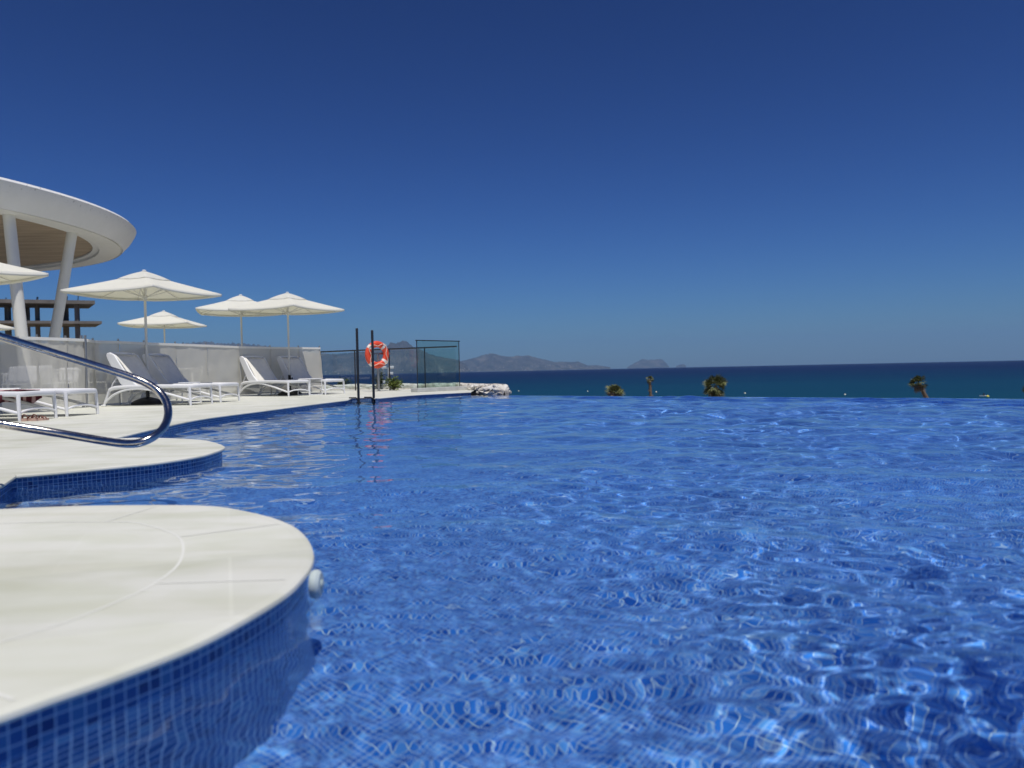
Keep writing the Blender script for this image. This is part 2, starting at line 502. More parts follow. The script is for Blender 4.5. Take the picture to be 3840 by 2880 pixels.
# coping lip, a 33 cm band of stones set 3 mm proud of the paving, with a rounded nose over the wall
def offset(L, dist):
    out = []
    for i, p in enumerate(L):
        a, b = L[max(i - 1, 0)], L[min(i + 1, len(L) - 1)]
        t = (b - a).normalized()
        out.append(p + Vector((-t.y, t.x)) * dist)
    return out
def resample(L, step):
    out = [L[0]]; acc = 0
    for i in range(1, len(L)):
        seg = (L[i] - L[i - 1]).length
        while seg > 1e-9 and acc + seg >= step:
            t = (step - acc) / seg
            p = L[i - 1].lerp(L[i], t)
            out.append(p); L = L[:i - 1] + [p] + L[i:]
            seg = (L[i] - L[i - 1]).length; acc = 0
        acc += seg
    out.append(L[-1])
    return out
LAND = 1        # land is to the left of travel
def coping():
    prof = [(-.012, DZ - .020), (.0, DZ - .022), (.012, DZ - .020), (.016, DZ - .013), (.014, DZ - .005), (.004, DZ + .0006), (-.012, DZ + .001), (-.022, DZ + .0003)]
    mb = MB()
    # offset is measured towards the water (positive) from the edge line
    offs = [offset(edge, -d_ * 1.0) for d_, z in prof]
    n = len(edge)
    V = []
    for k, (d_, z) in enumerate(prof):
        V += [(p.x, p.y, z) for p in offs[k]]
    F = [(k * n + i, k * n + i + 1, (k + 1) * n + i + 1, (k + 1) * n + i) for k in range(len(prof) - 1) for i in range(n - 1)]
    mb.add(V, F)
    o = mb.build('coping', M['deck'])
    tag(o, kind='structure')
    # pale joints: one following the rim of the near jetty, and short ones across the band
    i0 = min(range(len(edge)), key=lambda i: (edge[i] - V2(-1.3, 1.0)).length)
    i1 = min(range(len(edge)), key=lambda i: (edge[i] - V2(-2.0, 3.19)).length)
    jt = MB()
    A_, B_ = offset(edge, .346)[i0:i1], offset(edge, .354)[i0:i1]
    m = len(A_)
    jt.add([(p.x, p.y, DZ + .0008) for p in A_] + [(p.x, p.y, DZ + .0008) for p in B_], [(i, i + 1, m + i + 1, m + i) for i in range(m - 1)])
    acc = .2
    for i in range(i0 + 1, i1 - 1):
        acc += (edge[i] - edge[i - 1]).length
        if acc > .78:
            acc = 0
            t = (edge[i + 1] - edge[i - 1]).normalized(); nn = Vector((-t.y, t.x)); w = t * .004
            a, b = edge[i] + nn * .022, edge[i] + nn * .345
            jt.add([(*(a - w), DZ + .0012), (*(a + w), DZ + .0012), (*(b + w), DZ + .0012), (*(b - w), DZ + .0012)], [(0, 1, 2, 3)])
    tag(jt.build('paving_joints', M['grout'], smooth=False), kind='structure')
coping()

# pool walls under the coping, mosaic laid out along the wall
def pool_wall():
    L = offset(edge, .006)
    s = [0.0]
    for i in range(1, len(edge)): s.append(s[-1] + (edge[i] - edge[i - 1]).length)
    mb = MB(); n = len(L); zs = [DZ - .018, 0.0, -.3, -2.2]
    V, uv = [], []
    for z in zs:
        for i, p in enumerate(L):
            V.append((p.x, p.y, z)); uv.append((s[i], z - DZ + .018))
    mb.add(V, [(k * n + i, k * n + i + 1, (k + 1) * n + i + 1, (k + 1) * n + i) for k in range(3) for i in range(n - 1)])
    mb.uv = uv
    o = mb.build('pool_wall', M['wall_tile'])
    o.cycles.is_caustics_receiver = True
    return tag(o, kind='structure')
pool_wall()

# pool floor: shallow shelf by the steps, deeper beyond
def depth(x, y):
    r = math.hypot(x + .5, y - 2.0)
    t = min(1, max(0, (r - 3.2) / 4.5)); t = t * t * (3 - 2 * t)
    return -(.56 + .75 * t)
def pool_floor():
    mb = MB()
    xs = np.linspace(-9, 24, 100); ys = np.linspace(-4, 22, 90)
    V, F = [], []
    for y in ys:
        for x in xs: V.append((x, y, depth(x, y)))
    for j in range(len(ys) - 1):
        for i in range(len(xs) - 1):
            c = Vector(((xs[i] + xs[i + 1]) / 2, (ys[j] + ys[j + 1]) / 2))
            if WN.dot(c) < WDIST + .05: F.append((j * 100 + i, j * 100 + i + 1, (j + 1) * 100 + i + 1, (j + 1) * 100 + i))
    mb.add(V, F)
    o = mb.build('pool_floor', M['floor_tile'])
    o.cycles.is_caustics_receiver = True
    tag(o, kind='structure')
pool_floor()

def weir():
    mb = MB()
    a, b = W0, W1
    t = (b - a).length
    prof = [(-.0, -2.2), (-.0, -.004), (.02, .004), (.10, .003), (.125, -.006), (.13, -3.5)]
    V, uv, acc = [], [], 0
    for k, (o_, z) in enumerate(prof):
        if k: acc += math.hypot(o_ - prof[k - 1][0], z - prof[k - 1][1])
        for q, p in ((0, a), (t, b)):
            w = p + WN * o_
            V.append((w.x, w.y, z)); uv.append((q, acc))
    mb.add(V, [(2 * k, 2 * k + 1, 2 * k + 3, 2 * k + 2) for k in range(len(prof) - 1)])
    mb.uv = uv
    o = mb.build('infinity_edge', mosaic('weir_mosaic', 'UV', 1.3, (.62, .70, .78)))
    o.cycles.is_caustics_receiver = True
    tag(o, kind='structure')
weir()

# water sheet: real waves, the mesh is finest where the pool is seen closest
def pool_water():
    ang = np.concatenate([np.linspace(-175, -48, 60, endpoint=False), np.linspace(-48, 48, 900, endpoint=False), np.linspace(48, 175, 61)])
    ang = np.radians(ang)
    rr = [.05, .3, .6]
    while rr[-1] < 36: rr.append(rr[-1] * (1.0062 if rr[-1] > .9 else 1.02) )
    rr = np.array(rr)
    A_, R_ = np.meshgrid(ang, rr)
    dx, dy = np.sin(A_), np.cos(A_)
    den = dx * WN.x + dy * WN.y
    rmax = np.where(den > 1e-3, (WDIST - .001) / np.maximum(den, 1e-3), 1e9)
    Rc = np.minimum(R_, rmax)
    over = R_ > rmax
    X, Y = dx * Rc, dy * Rc
    Z = np.zeros_like(X)
    sp = Rc * .0062
    rs = np.random.RandomState(5)
    turb = .27 + .60 / (1 + np.exp(-(X * 1.9 - .75 - .06 * Y))) + .30 / (1 + np.exp(-(Y - 7.5) * .8))
    turb = turb * (1 + .45 * np.sin(X * 1.9 + 1.1 * np.sin(Y * .9) + .7) * np.sin(Y * 1.3 + .8 * np.sin(X * 1.1) + 2.0))       # calmer in the lee of the jetties
    nw = 110
    for i in range(nw):
        lam = .055 * (1.35 / .055) ** (rs.uniform(0, 1) ** .9)
        a = rs.normal(R(75), R(55)) if rs.uniform() < .7 else rs.uniform(0, 6.283)
        k = 2 * math.pi / lam
        amp = .00078 * (lam / .3) ** 1.12
        fade = np.clip((lam / (3.2 * sp + 1e-6)) - .6, 0, 1)
        ph = k * (X * math.cos(a) + Y * math.sin(a)) + rs.uniform(0, 6.283) + .8 * np.sin(X * rs.uniform(.5, 1.6) + Y * rs.uniform(.5, 1.6) + rs.uniform(0, 6))
        Z += amp * fade * np.sin(ph)
    Z *= turb
    # choppier water with short cross ripples towards the right, broken up in patches
    for i in range(26):
        lam = rs.uniform(.05, .14)
        a = rs.uniform(0, 6.283); k = 2 * math.pi / lam
        fade = np.clip((lam / (3.2 * sp + 1e-6)) - .6, 0, 1)
        Z += np.clip(turb - .42, 0, 1) * .00062 * (lam / .1) * fade * np.sin(k * (X * math.cos(a) + Y * math.sin(a)) + 2.2 * np.sin(X * 2.1 + i) + 1.7 * np.sin(Y * 2.4 + 2 * i)) * (.5 + np.clip(1.4 * np.sin(X * 1.3 + 3.1 * i + .9 * np.sin(Y)) * np.sin(Y * 1.1 + 1.7 * i), 0, 2))
    near = np.clip((WDIST - (X * WN.x + Y * WN.y)) / .3, 0, 1)
    Z = Z * (.35 + .65 * near) + .006 * (1 - near)
    nA, nR = len(ang), len(rr)
    co = np.stack([X, Y, Z], -1).reshape(-1, 3).astype(np.float32)
    i = np.arange(nA - 1)[None, :]; j = np.arange(nR - 1)[:, None]
    a = j * nA + i
    q = np.stack([a, a + 1, a + nA + 1, a + nA], -1)
    inner_over = over[:-1, :-1] & over[:-1, 1:]
    left_ok = (X[:-1, :-1] > -7.5)
    beh = (Y[:-1, :-1] > -2.3)
    keep = (~inner_over) & left_ok & beh
    q = q[keep].astype(np.int32)
    me = bpy.data.meshes.new('pool_water')
    me.vertices.add(len(co)); me.vertices.foreach_set('co', co.ravel())
    me.loops.add(q.size); me.loops.foreach_set('vertex_index', q.ravel())
    me.polygons.add(len(q)); me.polygons.foreach_set('loop_start', np.arange(0, q.size, 4, dtype=np.int32))
    me.polygons.foreach_set('loop_total', np.full(len(q), 4, dtype=np.int32))
    me.update(); me.validate()
    bm = bmesh.new(); bm.from_mesh(me)
    bmesh.ops.delete(bm, geom=[v for v in bm.verts if not v.link_faces], context='VERTS')
    bm.faces.ensure_lookup_table()
    if bm.faces[0].normal.z < 0:
        bmesh.ops.reverse_faces(bm, faces=bm.faces)
    bm.to_mesh(me); bm.free()
    me.polygons.foreach_set('use_smooth', [True] * len(me.polygons))
    me.materials.append(M['water'])
    o = bpy.data.objects.new('pool_water', me); SC.collection.objects.link(o)
    o.cycles.is_caustics_caster = True
    tag(o, kind='structure')
pool_water()

# ------------------------------------------------------------------ sea, shore land, mountains
SEA_Z = -12.0
def zcurve(r): return SEA_Z - r * r / (2 * 6.371e6)
def sea():
    mb = MB()
    rs_ = [60, 120, 200, 350, 600, 1000, 1800, 3000, 5000, 7000, 9000, 11000, 13000, 16000, 20000, 26000, 34000, 42000]
    n = 96
    V = []
    for r in rs_:
        for k in range(n):
            a = 2 * math.pi * k / n
            V.append((r * math.sin(a), r * math.cos(a), zcurve(r)))
    F = [(i * n + k, i * n + (k + 1) % n, (i + 1) * n + (k + 1) % n, (i + 1) * n + k) for i in range(len(rs_) - 1) for k in range(n)]
    mb.add(V, F)
    tag(mb.build('sea', M['sea']), kind='structure')
sea()
def terrain():
    mb = MB()
    def fn(s, t):
        x = -140 + 330 * s; y = 14 + 156 * t
        p = Vector((x, y))
        dd = WN.dot(p) - WDIST
        z = -3.4 - .055 * max(0, min(dd, 90)) - .04 * max(0, y - 90)
        z += .5 * noise.noise(Vector((x * .08, y * .08, 0)))
        if dd < 1.5 or (x < -1 and y < 24): z = -3.4
        return (x, y, z)
    mb.grid(fn, 90, 60)
    tag(mb.build('ground', M['earth']), kind='structure')
terrain()

def ridge(name, prof, Y0, seed, base_z=-90, mat_='mountain', steep=.8, depthf=.10, step=2.2, rough=.16):
    P = sorted(prof)
    us = np.arange(P[0][0], P[-1][0] + .01, step)
    vs_ = np.interp(us, [p[0] for p in P], [p[1] for p in P])
    mb = MB(); rows = 16; n = len(us); V = []
    crest = [atY(u, v, Y0) for u, v in zip(us, vs_)]
    L = Y0 * 2957e-6
    for j in range(rows + 4):
        s = j / (rows - 1)
        for i, c in enumerate(crest):
            k = us[i]
            if s <= 1:
                f_ = 1 - depthf * (1 - s)
                q = s ** steep
                nz = noise.fractal(Vector((k * .022 + 2.2 * (1 - s), s * 1.3 + seed, seed * 3.1)), 1.0, 2.0, 5)
                z = base_z + (c.z - base_z) * max(0, q + rough * nz * 7 * s * (1 - s))
                if s > .999: z = c.z + (c.z - zcurve(Y0)) * .045 * noise.fractal(Vector((k * .16, seed, 0)), .8, 2, 5)
            else:
                f_ = 1 + depthf * (s - 1) * 2
                z = c.z + (base_z - c.z) * min(1, (s - 1) * 4.2)
            V.append((c.x * f_, Y0 * f_, z))
    mb.add(V, [(j * n + i, j * n + i + 1, (j + 1) * n + i + 1, (j + 1) * n + i) for j in range(rows + 3) for i in range(n - 1)])
    o = mb.build(name, M[mat_])
    tag(o, kind='structure')
    return V, n
RA = ridge('mountain_range', [(1000, 1330), (1120, 1328), (1180, 1330), (1215, 1326), (1260, 1328), (1320, 1322), (1370, 1318), (1420, 1310), (1450, 1300),
      (1460, 1288), (1467, 1283.5), (1473, 1283), (1478, 1288), (1487, 1287), (1495, 1283), (1505, 1279), (1520, 1278), (1526, 1282), (1533, 1288),
      (1548, 1299), (1575, 1309), (1600, 1323), (1640, 1336), (1680, 1342), (1720, 1351), (1745, 1366), (1765, 1392)], 15000, 1.7, -60)
RC = ridge('hills', [(380, 1330), (520, 1306), (600, 1293), (660, 1288), (761, 1281), (840, 1287), (875, 1287), (910, 1290), (979, 1295), (1033, 1302), (1100, 1312), (1180, 1326), (1240, 1345)],
      17000, 9.4, -60, rough=.1)
RB = ridge('far_mountains', [(1690, 1372), (1722, 1356), (1760, 1346), (1795, 1338), (1812, 1331), (1845, 1325), (1875, 1333), (1900, 1337), (1925, 1337), (1940, 1333),
      (1957, 1336), (1985, 1333), (2010, 1341), (2050, 1350), (2080, 1358), (2105, 1356), (2140, 1358), (2168, 1356), (2185, 1363), (2205, 1371),
      (2235, 1369), (2262, 1373), (2290, 1377)], 20000, 4.2, -120)
ridge('headland', [(2352, 1378), (2362, 1371), (2380, 1361), (2400, 1350.5), (2409, 1347), (2420, 1348), (2428, 1349.5), (2450, 1348.5), (2478, 1347),
      (2486, 1350), (2492, 1356), (2499, 1362), (2504, 1369), (2509, 1375)], 26000, 6.6, -140, rough=.08, steep=.5, depthf=.03, step=1.2)
ridge('islet', [(2535, 1373), (2548, 1368), (2560, 1365.5), (2567, 1367), (2573, 1372)], 26000, 3.3, -140, rough=.05, steep=.5, depthf=.01, step=1.0)
def town():
    mb = MB(); rs = random.Random(3)
    for (V, n), cnt, hi in ((RA, 90, 60), (RB, 130, 120)):
        low = [v for v in V[:n * 12] if zcurve(math.hypot(v[0], v[1])) + 4 < v[2] < zcurve(math.hypot(v[0], v[1])) + hi]
        for k in range(cnt):
            v = rs.choice(low)
            w = rs.uniform(8, 22); h = rs.uniform(7, 20)
            mb.box((v[0] + rs.uniform(-60, 60), v[1] - 6, v[2] + h * .3), (w, w * .6, h), rs.uniform(0, 3))
    o = mb.build('coastal_town', plain('town_walls', (.45, .42, .38), .9), smooth=False)
    tag(o, 'pale specks of a coastal town at the foot of the mountains', 'town', kind='stuff')
town()

# ------------------------------------------------------------------ buoys on the sea
def on_sea(u, v):
    p = ground(u, v, SEA_Z)
    return p
def buoy(u, v, r, m_, label):
    p = on_sea(u, v)
    t = thing('buoy', label, 'buoy', p, 0, 'swimming line buoys on the sea')
    MB().lathe([(0, -r * .5), (r * .8, -r * .35), (r, .0), (r * .92, r * .5), (r * .55, r * .95), (r * .2, r * 1.15), (.0, r * 1.2)], n=14).build('float', M[m_], t)
    MB().tube([(0, 0, r * 1.15), (0, 0, r * 1.5)], r * .12, 6).build('top_ring', M[m_], t)
buoy(1945, 1467, .36, 'buoy_white', 'pale round buoy on the sea, nearest to the stone wall')
buoy(2204, 1468.5, .38, 'buoy_white', 'pale round buoy just left of the low bushy palm')
buoy(2461, 1471, .42, 'buoy_white', 'pale round buoy beside the thin shaggy palm')
buoy(2794, 1476, .40, 'buoy_white', 'pale round buoy right of the wide fan palm')
buoy(3169, 1481, .38, 'buoy_white', 'pale round buoy alone on open water between the fan palm and the leaning palm')
buoy(3704, 1488, .48, 'buoy_yellow', 'yellow buoy right beside the paddle board')

def paddler():
    p = on_sea(3688, 1485.5)
    t = thing('paddleboard', 'narrow white paddle board floating beside the yellow buoy', 'paddle board', p, R(4))
    MB().grid(lambda s, q: ((s - .5) * 2.9, (q - .5) * .72 * math.sqrt(max(0, 1 - (2 * s - 1) ** 4)), .08 + .1 * (2 * s - 1) ** 4), 24, 5).build('hull', M['board'], t, solid=.12)
    me = bpy.data.meshes.new('person')
    pts = [((0, 0, .30), .17), ((.02, 0, .55), .15), ((.06, 0, .78), .17), ((.1, 0, .92), .06), ((.13, 0, 1.02), .10), ((.14, 0, 1.12), .09),
           ((.12, .14, .24), .11), ((.45, .16, .22), .08), ((.1, .15, .13), .06), ((.12, -.14, .24), .11), ((.45, -.16, .22), .08), ((.1, -.15, .13), .06),
           ((.1, .21, .8), .07), ((.3, .28, .6), .05), ((.5, .2, .66), .04), ((.1, -.21, .8), .07), ((.3, -.28, .55), .05), ((.5, -.14, .45), .04)]
    ed = [(0, 1), (1, 2), (2, 3), (3, 4), (4, 5), (0, 6), (6, 7), (7, 8), (0, 9), (9, 10), (10, 11), (2, 12), (12, 13), (13, 14), (2, 15), (15, 16), (16, 17)]
    me.from_pydata([q[0] for q in pts], ed, [])
    o = bpy.data.objects.new('person', me); SC.collection.objects.link(o)
    o.modifiers.new('skin', 'SKIN')
    for i, q in enumerate(pts): me.skin_vertices[0].data[i].radius = (q[1], q[1])
    me.skin_vertices[0].data[0].use_root = True
    s = o.modifiers.new('sub', 'SUBSURF'); s.levels = s.render_levels = 1
    me.materials.append(M['skin'])
    o.location = p + Vector((.0, 0, .05)); o.rotation_euler = (0, 0, R(4))
    tag(o, 'distant person in dark clothes kneeling on the paddle board', 'person')
paddler()

# ------------------------------------------------------------------ palms
def fan_frond(mb, base, dirv, length, petiole, rs, droop=.25, nleaf=13):
    d0 = Vector(dirv).normalized()
    side = d0.cross(Vector((0, 0, 1)))
    side = side.normalized() if side.length > .05 else Vector((1, 0, 0))
    up = side.cross(d0).normalized()
    tip = Vector(base) + d0 * petiole + Vector((0, 0, -droop * petiole * .3))
    w = .018
    mb.add([Vector(base) + side * w, Vector(base) - side * w, tip - side * w * .6, tip + side * w * .6], [(0, 1, 2, 3)])
    roll = rs.uniform(-.9, .9)
    s2 = side * math.cos(roll) + up * math.sin(roll)
    u2 = s2.cross(d0)
    for k in range(nleaf):
        a = (k / (nleaf - 1) - .5) * R(210)
        ld = d0 * math.cos(a) + s2 * math.sin(a)
        L = length * (1 - .25 * abs(a) / R(105)) * rs.uniform(.85, 1.1)
        nn = (ld.cross(u2)).normalized()
        mid = tip + ld * L * .55 + u2 * rs.uniform(-.02, .03)
        end = tip + ld * L + Vector((0, 0, -droop * L * rs.uniform(.4, 1.4)))
        ww = L * .075
        mb.add([tip, mid + nn * ww, end, mid - nn * ww], [(0, 1, 2, 3)])
def palm(label, top, ground_z, crown_r, n_green, n_dead, trunk_r, lean=(0, 0), seed=1, el_range=(-35, 85), dead_el=(-80, -20), bias=None, skirt=0, name='palm_tree', cut=None):
    rs = random.Random(seed)
    top = Vector(top)
    base = Vector((top.x + lean[0], top.y + lean[1], ground_z))
    t = thing(name, label, 'palm tree', base, 0, 'palm trees beyond the infinity edge')
    pts, rad = [], []
    for k in range(15):
        s = k / 14
        c = base.lerp(top, s)
        bend = math.sin(s * math.pi) * .12 * (base.xy - top.xy).length
        pts.append(c + Vector((bend * (1 if lean[0] > 0 else -1), 0, 0)))
        rad.append(trunk_r * (1.35 - .5 * s) * rs.uniform(.86, 1.14))
    MB().tube(pts, rad, 10).build('trunk', M['trunk'], t, world=True)
    g = MB(); dd = MB()
    for k in range(n_green):
        az, el = rs.uniform(0, 6.283), R(rs.uniform(*el_range))
        dv = Vector((math.cos(az) * math.cos(el), math.sin(az) * math.cos(el), math.sin(el)))
        if bias: dv = (dv + Vector(bias)).normalized()
        fan_frond(g, top, dv, crown_r * rs.uniform(.4, .58), crown_r * rs.uniform(.35, .55), rs)
    for k in range(n_dead):
        az, el = rs.uniform(0, 6.283), R(rs.uniform(*dead_el))
        dv = Vector((math.cos(az) * math.cos(el), math.sin(az) * math.cos(el), math.sin(el)))
        if bias: dv = (dv + Vector(bias) * .5).normalized()
        fan_frond(dd, top + Vector((0, 0, -.1)), dv, crown_r * rs.uniform(.3, .5), crown_r * rs.uniform(.25, .45), rs, .6, 9)
    for k in range(skirt):                                   # dry leaf bases left along the trunk
        s = rs.uniform(.1, .97)
        i = int(s * 14)
        az = rs.uniform(0, 6.283)
        fan_frond(dd, pts[i], (math.cos(az), math.sin(az), rs.uniform(-.5, .9)), rad[i] * 1.6, rad[i] * 1.1, rs, .5, 5)
    if n_green: g.build('crown', M['frond'], t, world=True, smooth=False)
    if n_dead or skirt: dd.build('dry_fronds', M['dead_frond'], t, world=True, smooth=False)
    return t
PY = 70
palm('low bushy palm, only its ragged crown showing above the infinity edge', atY(2303, 1476, PY), -7.5, 1.12, 34, 30, .26, (0, 0), 3, (5, 80), (-20, 45), name='palm_tree')
palm('thin shaggy palm with a small tuft on a tall trunk', atY(2436, 1422, PY), -7.5, .46, 26, 16, .15, (.25, 0), 5, (-60, 90), (-80, 30), skirt=60)
palm('wide green fan palm, the fullest crown beyond the pool edge', atY(2684, 1450, PY), -7.5, 1.36, 60, 24, .24, (0, 0), 8, (-40, 88), (-85, -30), skirt=14)
palm('windblown palm leaning left on a curved trunk, right of the fan palm', atY(3446, 1438, PY), -7.5, .95, 34, 22, .19, (2.2, 0), 12, (-20, 70), (-70, 0), bias=(-.65, 0, .05), skirt=34)
palm('palm mostly outside the right border, only a leaf edge showing', atY(3872, 1462, PY), -7.5, .95, 30, 14, .2, (0, 0), 14, (-30, 80))

# ------------------------------------------------------------------ bushes behind the glass
def bush(label, c, rx, rz, n, m_, ls=.05, name='bush', stem=True, cat='bush', grp=None):
    rs = random.Random(int(abs(c.x) * 100))
    t = thing(name, label, cat, (c.x, c.y, c.z), 0, grp)
    lf = MB(); st = MB()
    nb = 9
    tips = []
    for b in range(nb):
        az = rs.uniform(0, 6.283); q = rs.uniform(.15, 1)
        tip = Vector((math.cos(az) * rx * q * .75, math.sin(az) * rx * q * .75, rz * rs.uniform(.5, 1.0) * (1.1 - .5 * q)))
        tips.append(tip)
        st.tube([(0, 0, 0), tip * .5 + Vector((0, 0, .06)), tip], [.018, .012, .006], 5)
    for k in range(n):
        tp = rs.choice(tips)
        p = tp * rs.uniform(.45, 1.05) + Vector((rs.gauss(0, rx * .16), rs.gauss(0, rx * .16), rs.gauss(0, rz * .12)))
        if p.z < .01: p.z = .02
        a, e = rs.uniform(0, 6.283), rs.uniform(-.5, 1.0)
        dv = Vector((math.cos(a) * math.cos(e), math.sin(a) * math.cos(e), math.sin(e)))
        sd = dv.cross(Vector((rs.uniform(-1, 1), rs.uniform(-1, 1), 1))).normalized()
        L = ls * rs.uniform(.6, 1.5)
        lf.add([p, p + dv * L * .5 + sd * L * .3, p + dv * L, p + dv * L * .5 - sd * L * .3], [(0, 1, 2, 3)])
    st.build('stem', M['bark'], t)
    lf.build('foliage', M[m_], t, smooth=False)
bush('bright green leafy shrub behind the glass fence, right of the life ring', ground(1478, 1464, .08), .36, .42, 900, 'leaf', .055)
bush('dark slender shrub behind the glass fence at the life ring post', ground(1408, 1462, .08) + Vector((0, .6, 0)), .20, .75, 700, 'leaf_dark', .05)
bush('dark low shrub behind the glass fence at the end of the mesh screen', ground(1272, 1461.5, .08) + Vector((0, .5, 0)), .38, .38, 700, 'leaf_dark', .05)

# ------------------------------------------------------------------ floodlight mast on the beach
def mast():
    p = atY(1455, 1433, 60)
    t = thing('floodlight_mast', 'grey mast with four small floodlights, seen through the glass fence', 'floodlight', (p.x, p.y, -7.5))
    top = atY(1456, 1378, 60)
    MB().tube([(p.x, p.y, -7.5), (p.x, p.y, -2), (top.x, top.y, top.z)], [.09, .075, .055], 8).build('mast', M['lampgrey'], t, world=True)
    MB().bar((top.x - .3, top.y, top.z - .05), (top.x + .32, top.y, top.z - .05), .06, .06).build('crossbar', M['lampgrey'], t, world=True)
    for dx, dz in ((-.3, 0), (.26, 0), (.2, -.45), (-.42, -1.1)):
        MB().box((top.x + dx, top.y - .08, top.z + dz), (.34, .22, .2), .3 * dx).build('floodlight', M['plastic'], t, world=True, bevel=.03)
mast()

# ------------------------------------------------------------------ rubble wall at the end of the deck
def rubble_wall():
    a, b = ground(1185, 1463, .08), ground(1880, 1480, 0)
    t = thing('stone_wall', 'low wall of rough white stones along the far end of the deck', 'wall', (a.x, a.y, 0))
    path = [V2(-8.2, 25.9), V2(-5.3, 24.9), V2(-3.2, 24.1), V2(-1.75, 23.1), V2(-1.1, 21.6), V2(-.55, 19.9), V2(-.27, 18.9)]
    path = sm(path, 12)
    n = len(path); s = [0]
    for i in range(1, n): s.append(s[-1] + (path[i] - path[i - 1]).length)
    nc, T = 260, s[-1]
    mb = MB()
    def fn(q, w):
        x = np.interp(q * T, s, [p.x for p in path]); y = np.interp(q * T, s, [p.y for p in path])
        x2 = np.interp(min(T, q * T + .1), s, [p.x for p in path]); y2 = np.interp(min(T, q * T + .1), s, [p.y for p in path])
        x1 = np.interp(max(0, q * T - .1), s, [p.x for p in path]); y1 = np.interp(max(0, q * T - .1), s, [p.y for p in path])
        tx, ty = x2 - x1, y2 - y1; l = math.hypot(tx, ty); nx, ny = ty / l, -tx / l
        # cross-section: front foot, front, top front, top back, back
        h = .235 + .03 * noise.noise(Vector((q * T * 1.3, 0, 4)))
        W = .34
        cs = [(W / 2, -.5), (W / 2, 0), (W / 2, h * .3), (W / 2, h * .6), (W / 2 - .01, h * .85), (W / 2 - .04, h), (W / 4, h + .005), (0, h + .01), (-W / 4, h + .005), (-W / 2 + .04, h), (-W / 2, h * .7), (-W / 2, -.5)]
        k = w * (len(cs) - 1); i = min(int(k), len(cs) - 2); f = k - i
        o_, z = cs[i][0] * (1 - f) + cs[i + 1][0] * f, cs[i][1] * (1 - f) + cs[i + 1][1] * f
        P_ = Vector((x + nx * o_, y + ny * o_, z))
        if z > -.2:
            sc = 7.0 if q > .86 else 5.0
            amp = .075 if q > .86 else .035
            dist, pt = noise.voronoi(P_ * sc)
            c = (dist[1] - dist[0])
            dv = amp * (min(1, c * 2.4) - .6) + .02 * noise.noise(P_ * 14)
            P_ += Vector((nx, ny, .25)) * dv
        return P_
    mb.grid(fn, nc, 45)
    end0 = len(mb.v)
    # close the end towards the pool
    rim = [mb.v[j * nc + nc - 1] for j in range(45)]
    c = sum((Vector(p) for p in rim), Vector()) / 45
    c = c + Vector((.12, -.18, 0))
    inner = [c.lerp(Vector(p), .6) + Vector((.02 * noise.noise(Vector(p) * 20), -.03, .02 * noise.noise(Vector(p) * 9))) for p in rim]
    mb.add([Vector(p) for p in rim] + inner + [c], [(j, j + 1, 45 + j + 1, 45 + j) for j in range(44)] + [(45 + j, 45 + j + 1, 90) for j in range(44)])
    mb.build('masonry', M['rubble'], t, world=True)
    rs = random.Random(4)
    st = MB()
    def stone(c, sx, sy, sz):
        bm = bmesh.new()
        for k in range(13):
            v = Vector((rs.gauss(0, 1), rs.gauss(0, 1), rs.gauss(0, 1))).normalized()
            bm.verts.new((c.x + v.x * sx, c.y + v.y * sy, c.z + v.z * sz))
        r = bmesh.ops.convex_hull(bm, input=bm.verts)
        bm.verts.index_update()
        vs_ = [v.co.copy() for v in bm.verts]
        st.add(vs_, [tuple(v.index for v in f.verts) for f in bm.faces])
        bm.free()
    for k in range(150):
        q = rs.uniform(.70, 1.0)
        x = np.interp(q * T, s, [p.x for p in path]); y = np.interp(q * T, s, [p.y for p in path])
        z = rs.uniform(.0, .20)
        o_ = rs.uniform(-.19, .19)
        sz = rs.uniform(.035, .075) * (1.25 if q > .85 else .9)
        stone(Vector((x + o_ * .95 - .02, y + o_ * .25 - .16 * (1 if rs.random() < .5 else 0), z)), sz * 1.7, sz * 1.3, sz * .75)
    o = st.build('loose_stone', M['rubble'], t, world=True, smooth=False)
    o['kind'] = 'stuff'
rubble_wall()

# ------------------------------------------------------------------ glass fence, free panel
def glass_fence():
    pts = [(1180, 24.0), (1308, 23.3), (1437, 22.6), (1570, 22.0), (1690, 21.5)]
    P3 = [Vector(((u - 1920 + 25) / FPX * Y, Y, DZ)) for u, Y in pts]
    t = thing('glass_fence', 'clear glass fence with thin dark posts and top rail at the end of the deck', 'fence', P3[0])
    H = 1.17
    for a, b in zip(P3[:-1], P3[1:]):
        d_ = (b - a).normalized()
        a2, b2 = a + d_ * .04, b - d_ * .04
        MB().bar(a2 + Vector((0, 0, .05 + (H - .09) / 2)), b2 + Vector((0, 0, .05 + (H - .09) / 2)), .010, H - .1).build('glass_panel', M['glass'], t, world=True, smooth=False)
    for p in P3[:-1]:
        MB().tube([p, p + Vector((0, 0, H))], .019, 8).build('post', M['darksteel'], t, world=True)
    MB().tube([p + Vector((0, 0, H + .012)) for p in P3], .021, 8).build('top_rail', M['darksteel'], t, world=True)
glass_fence()
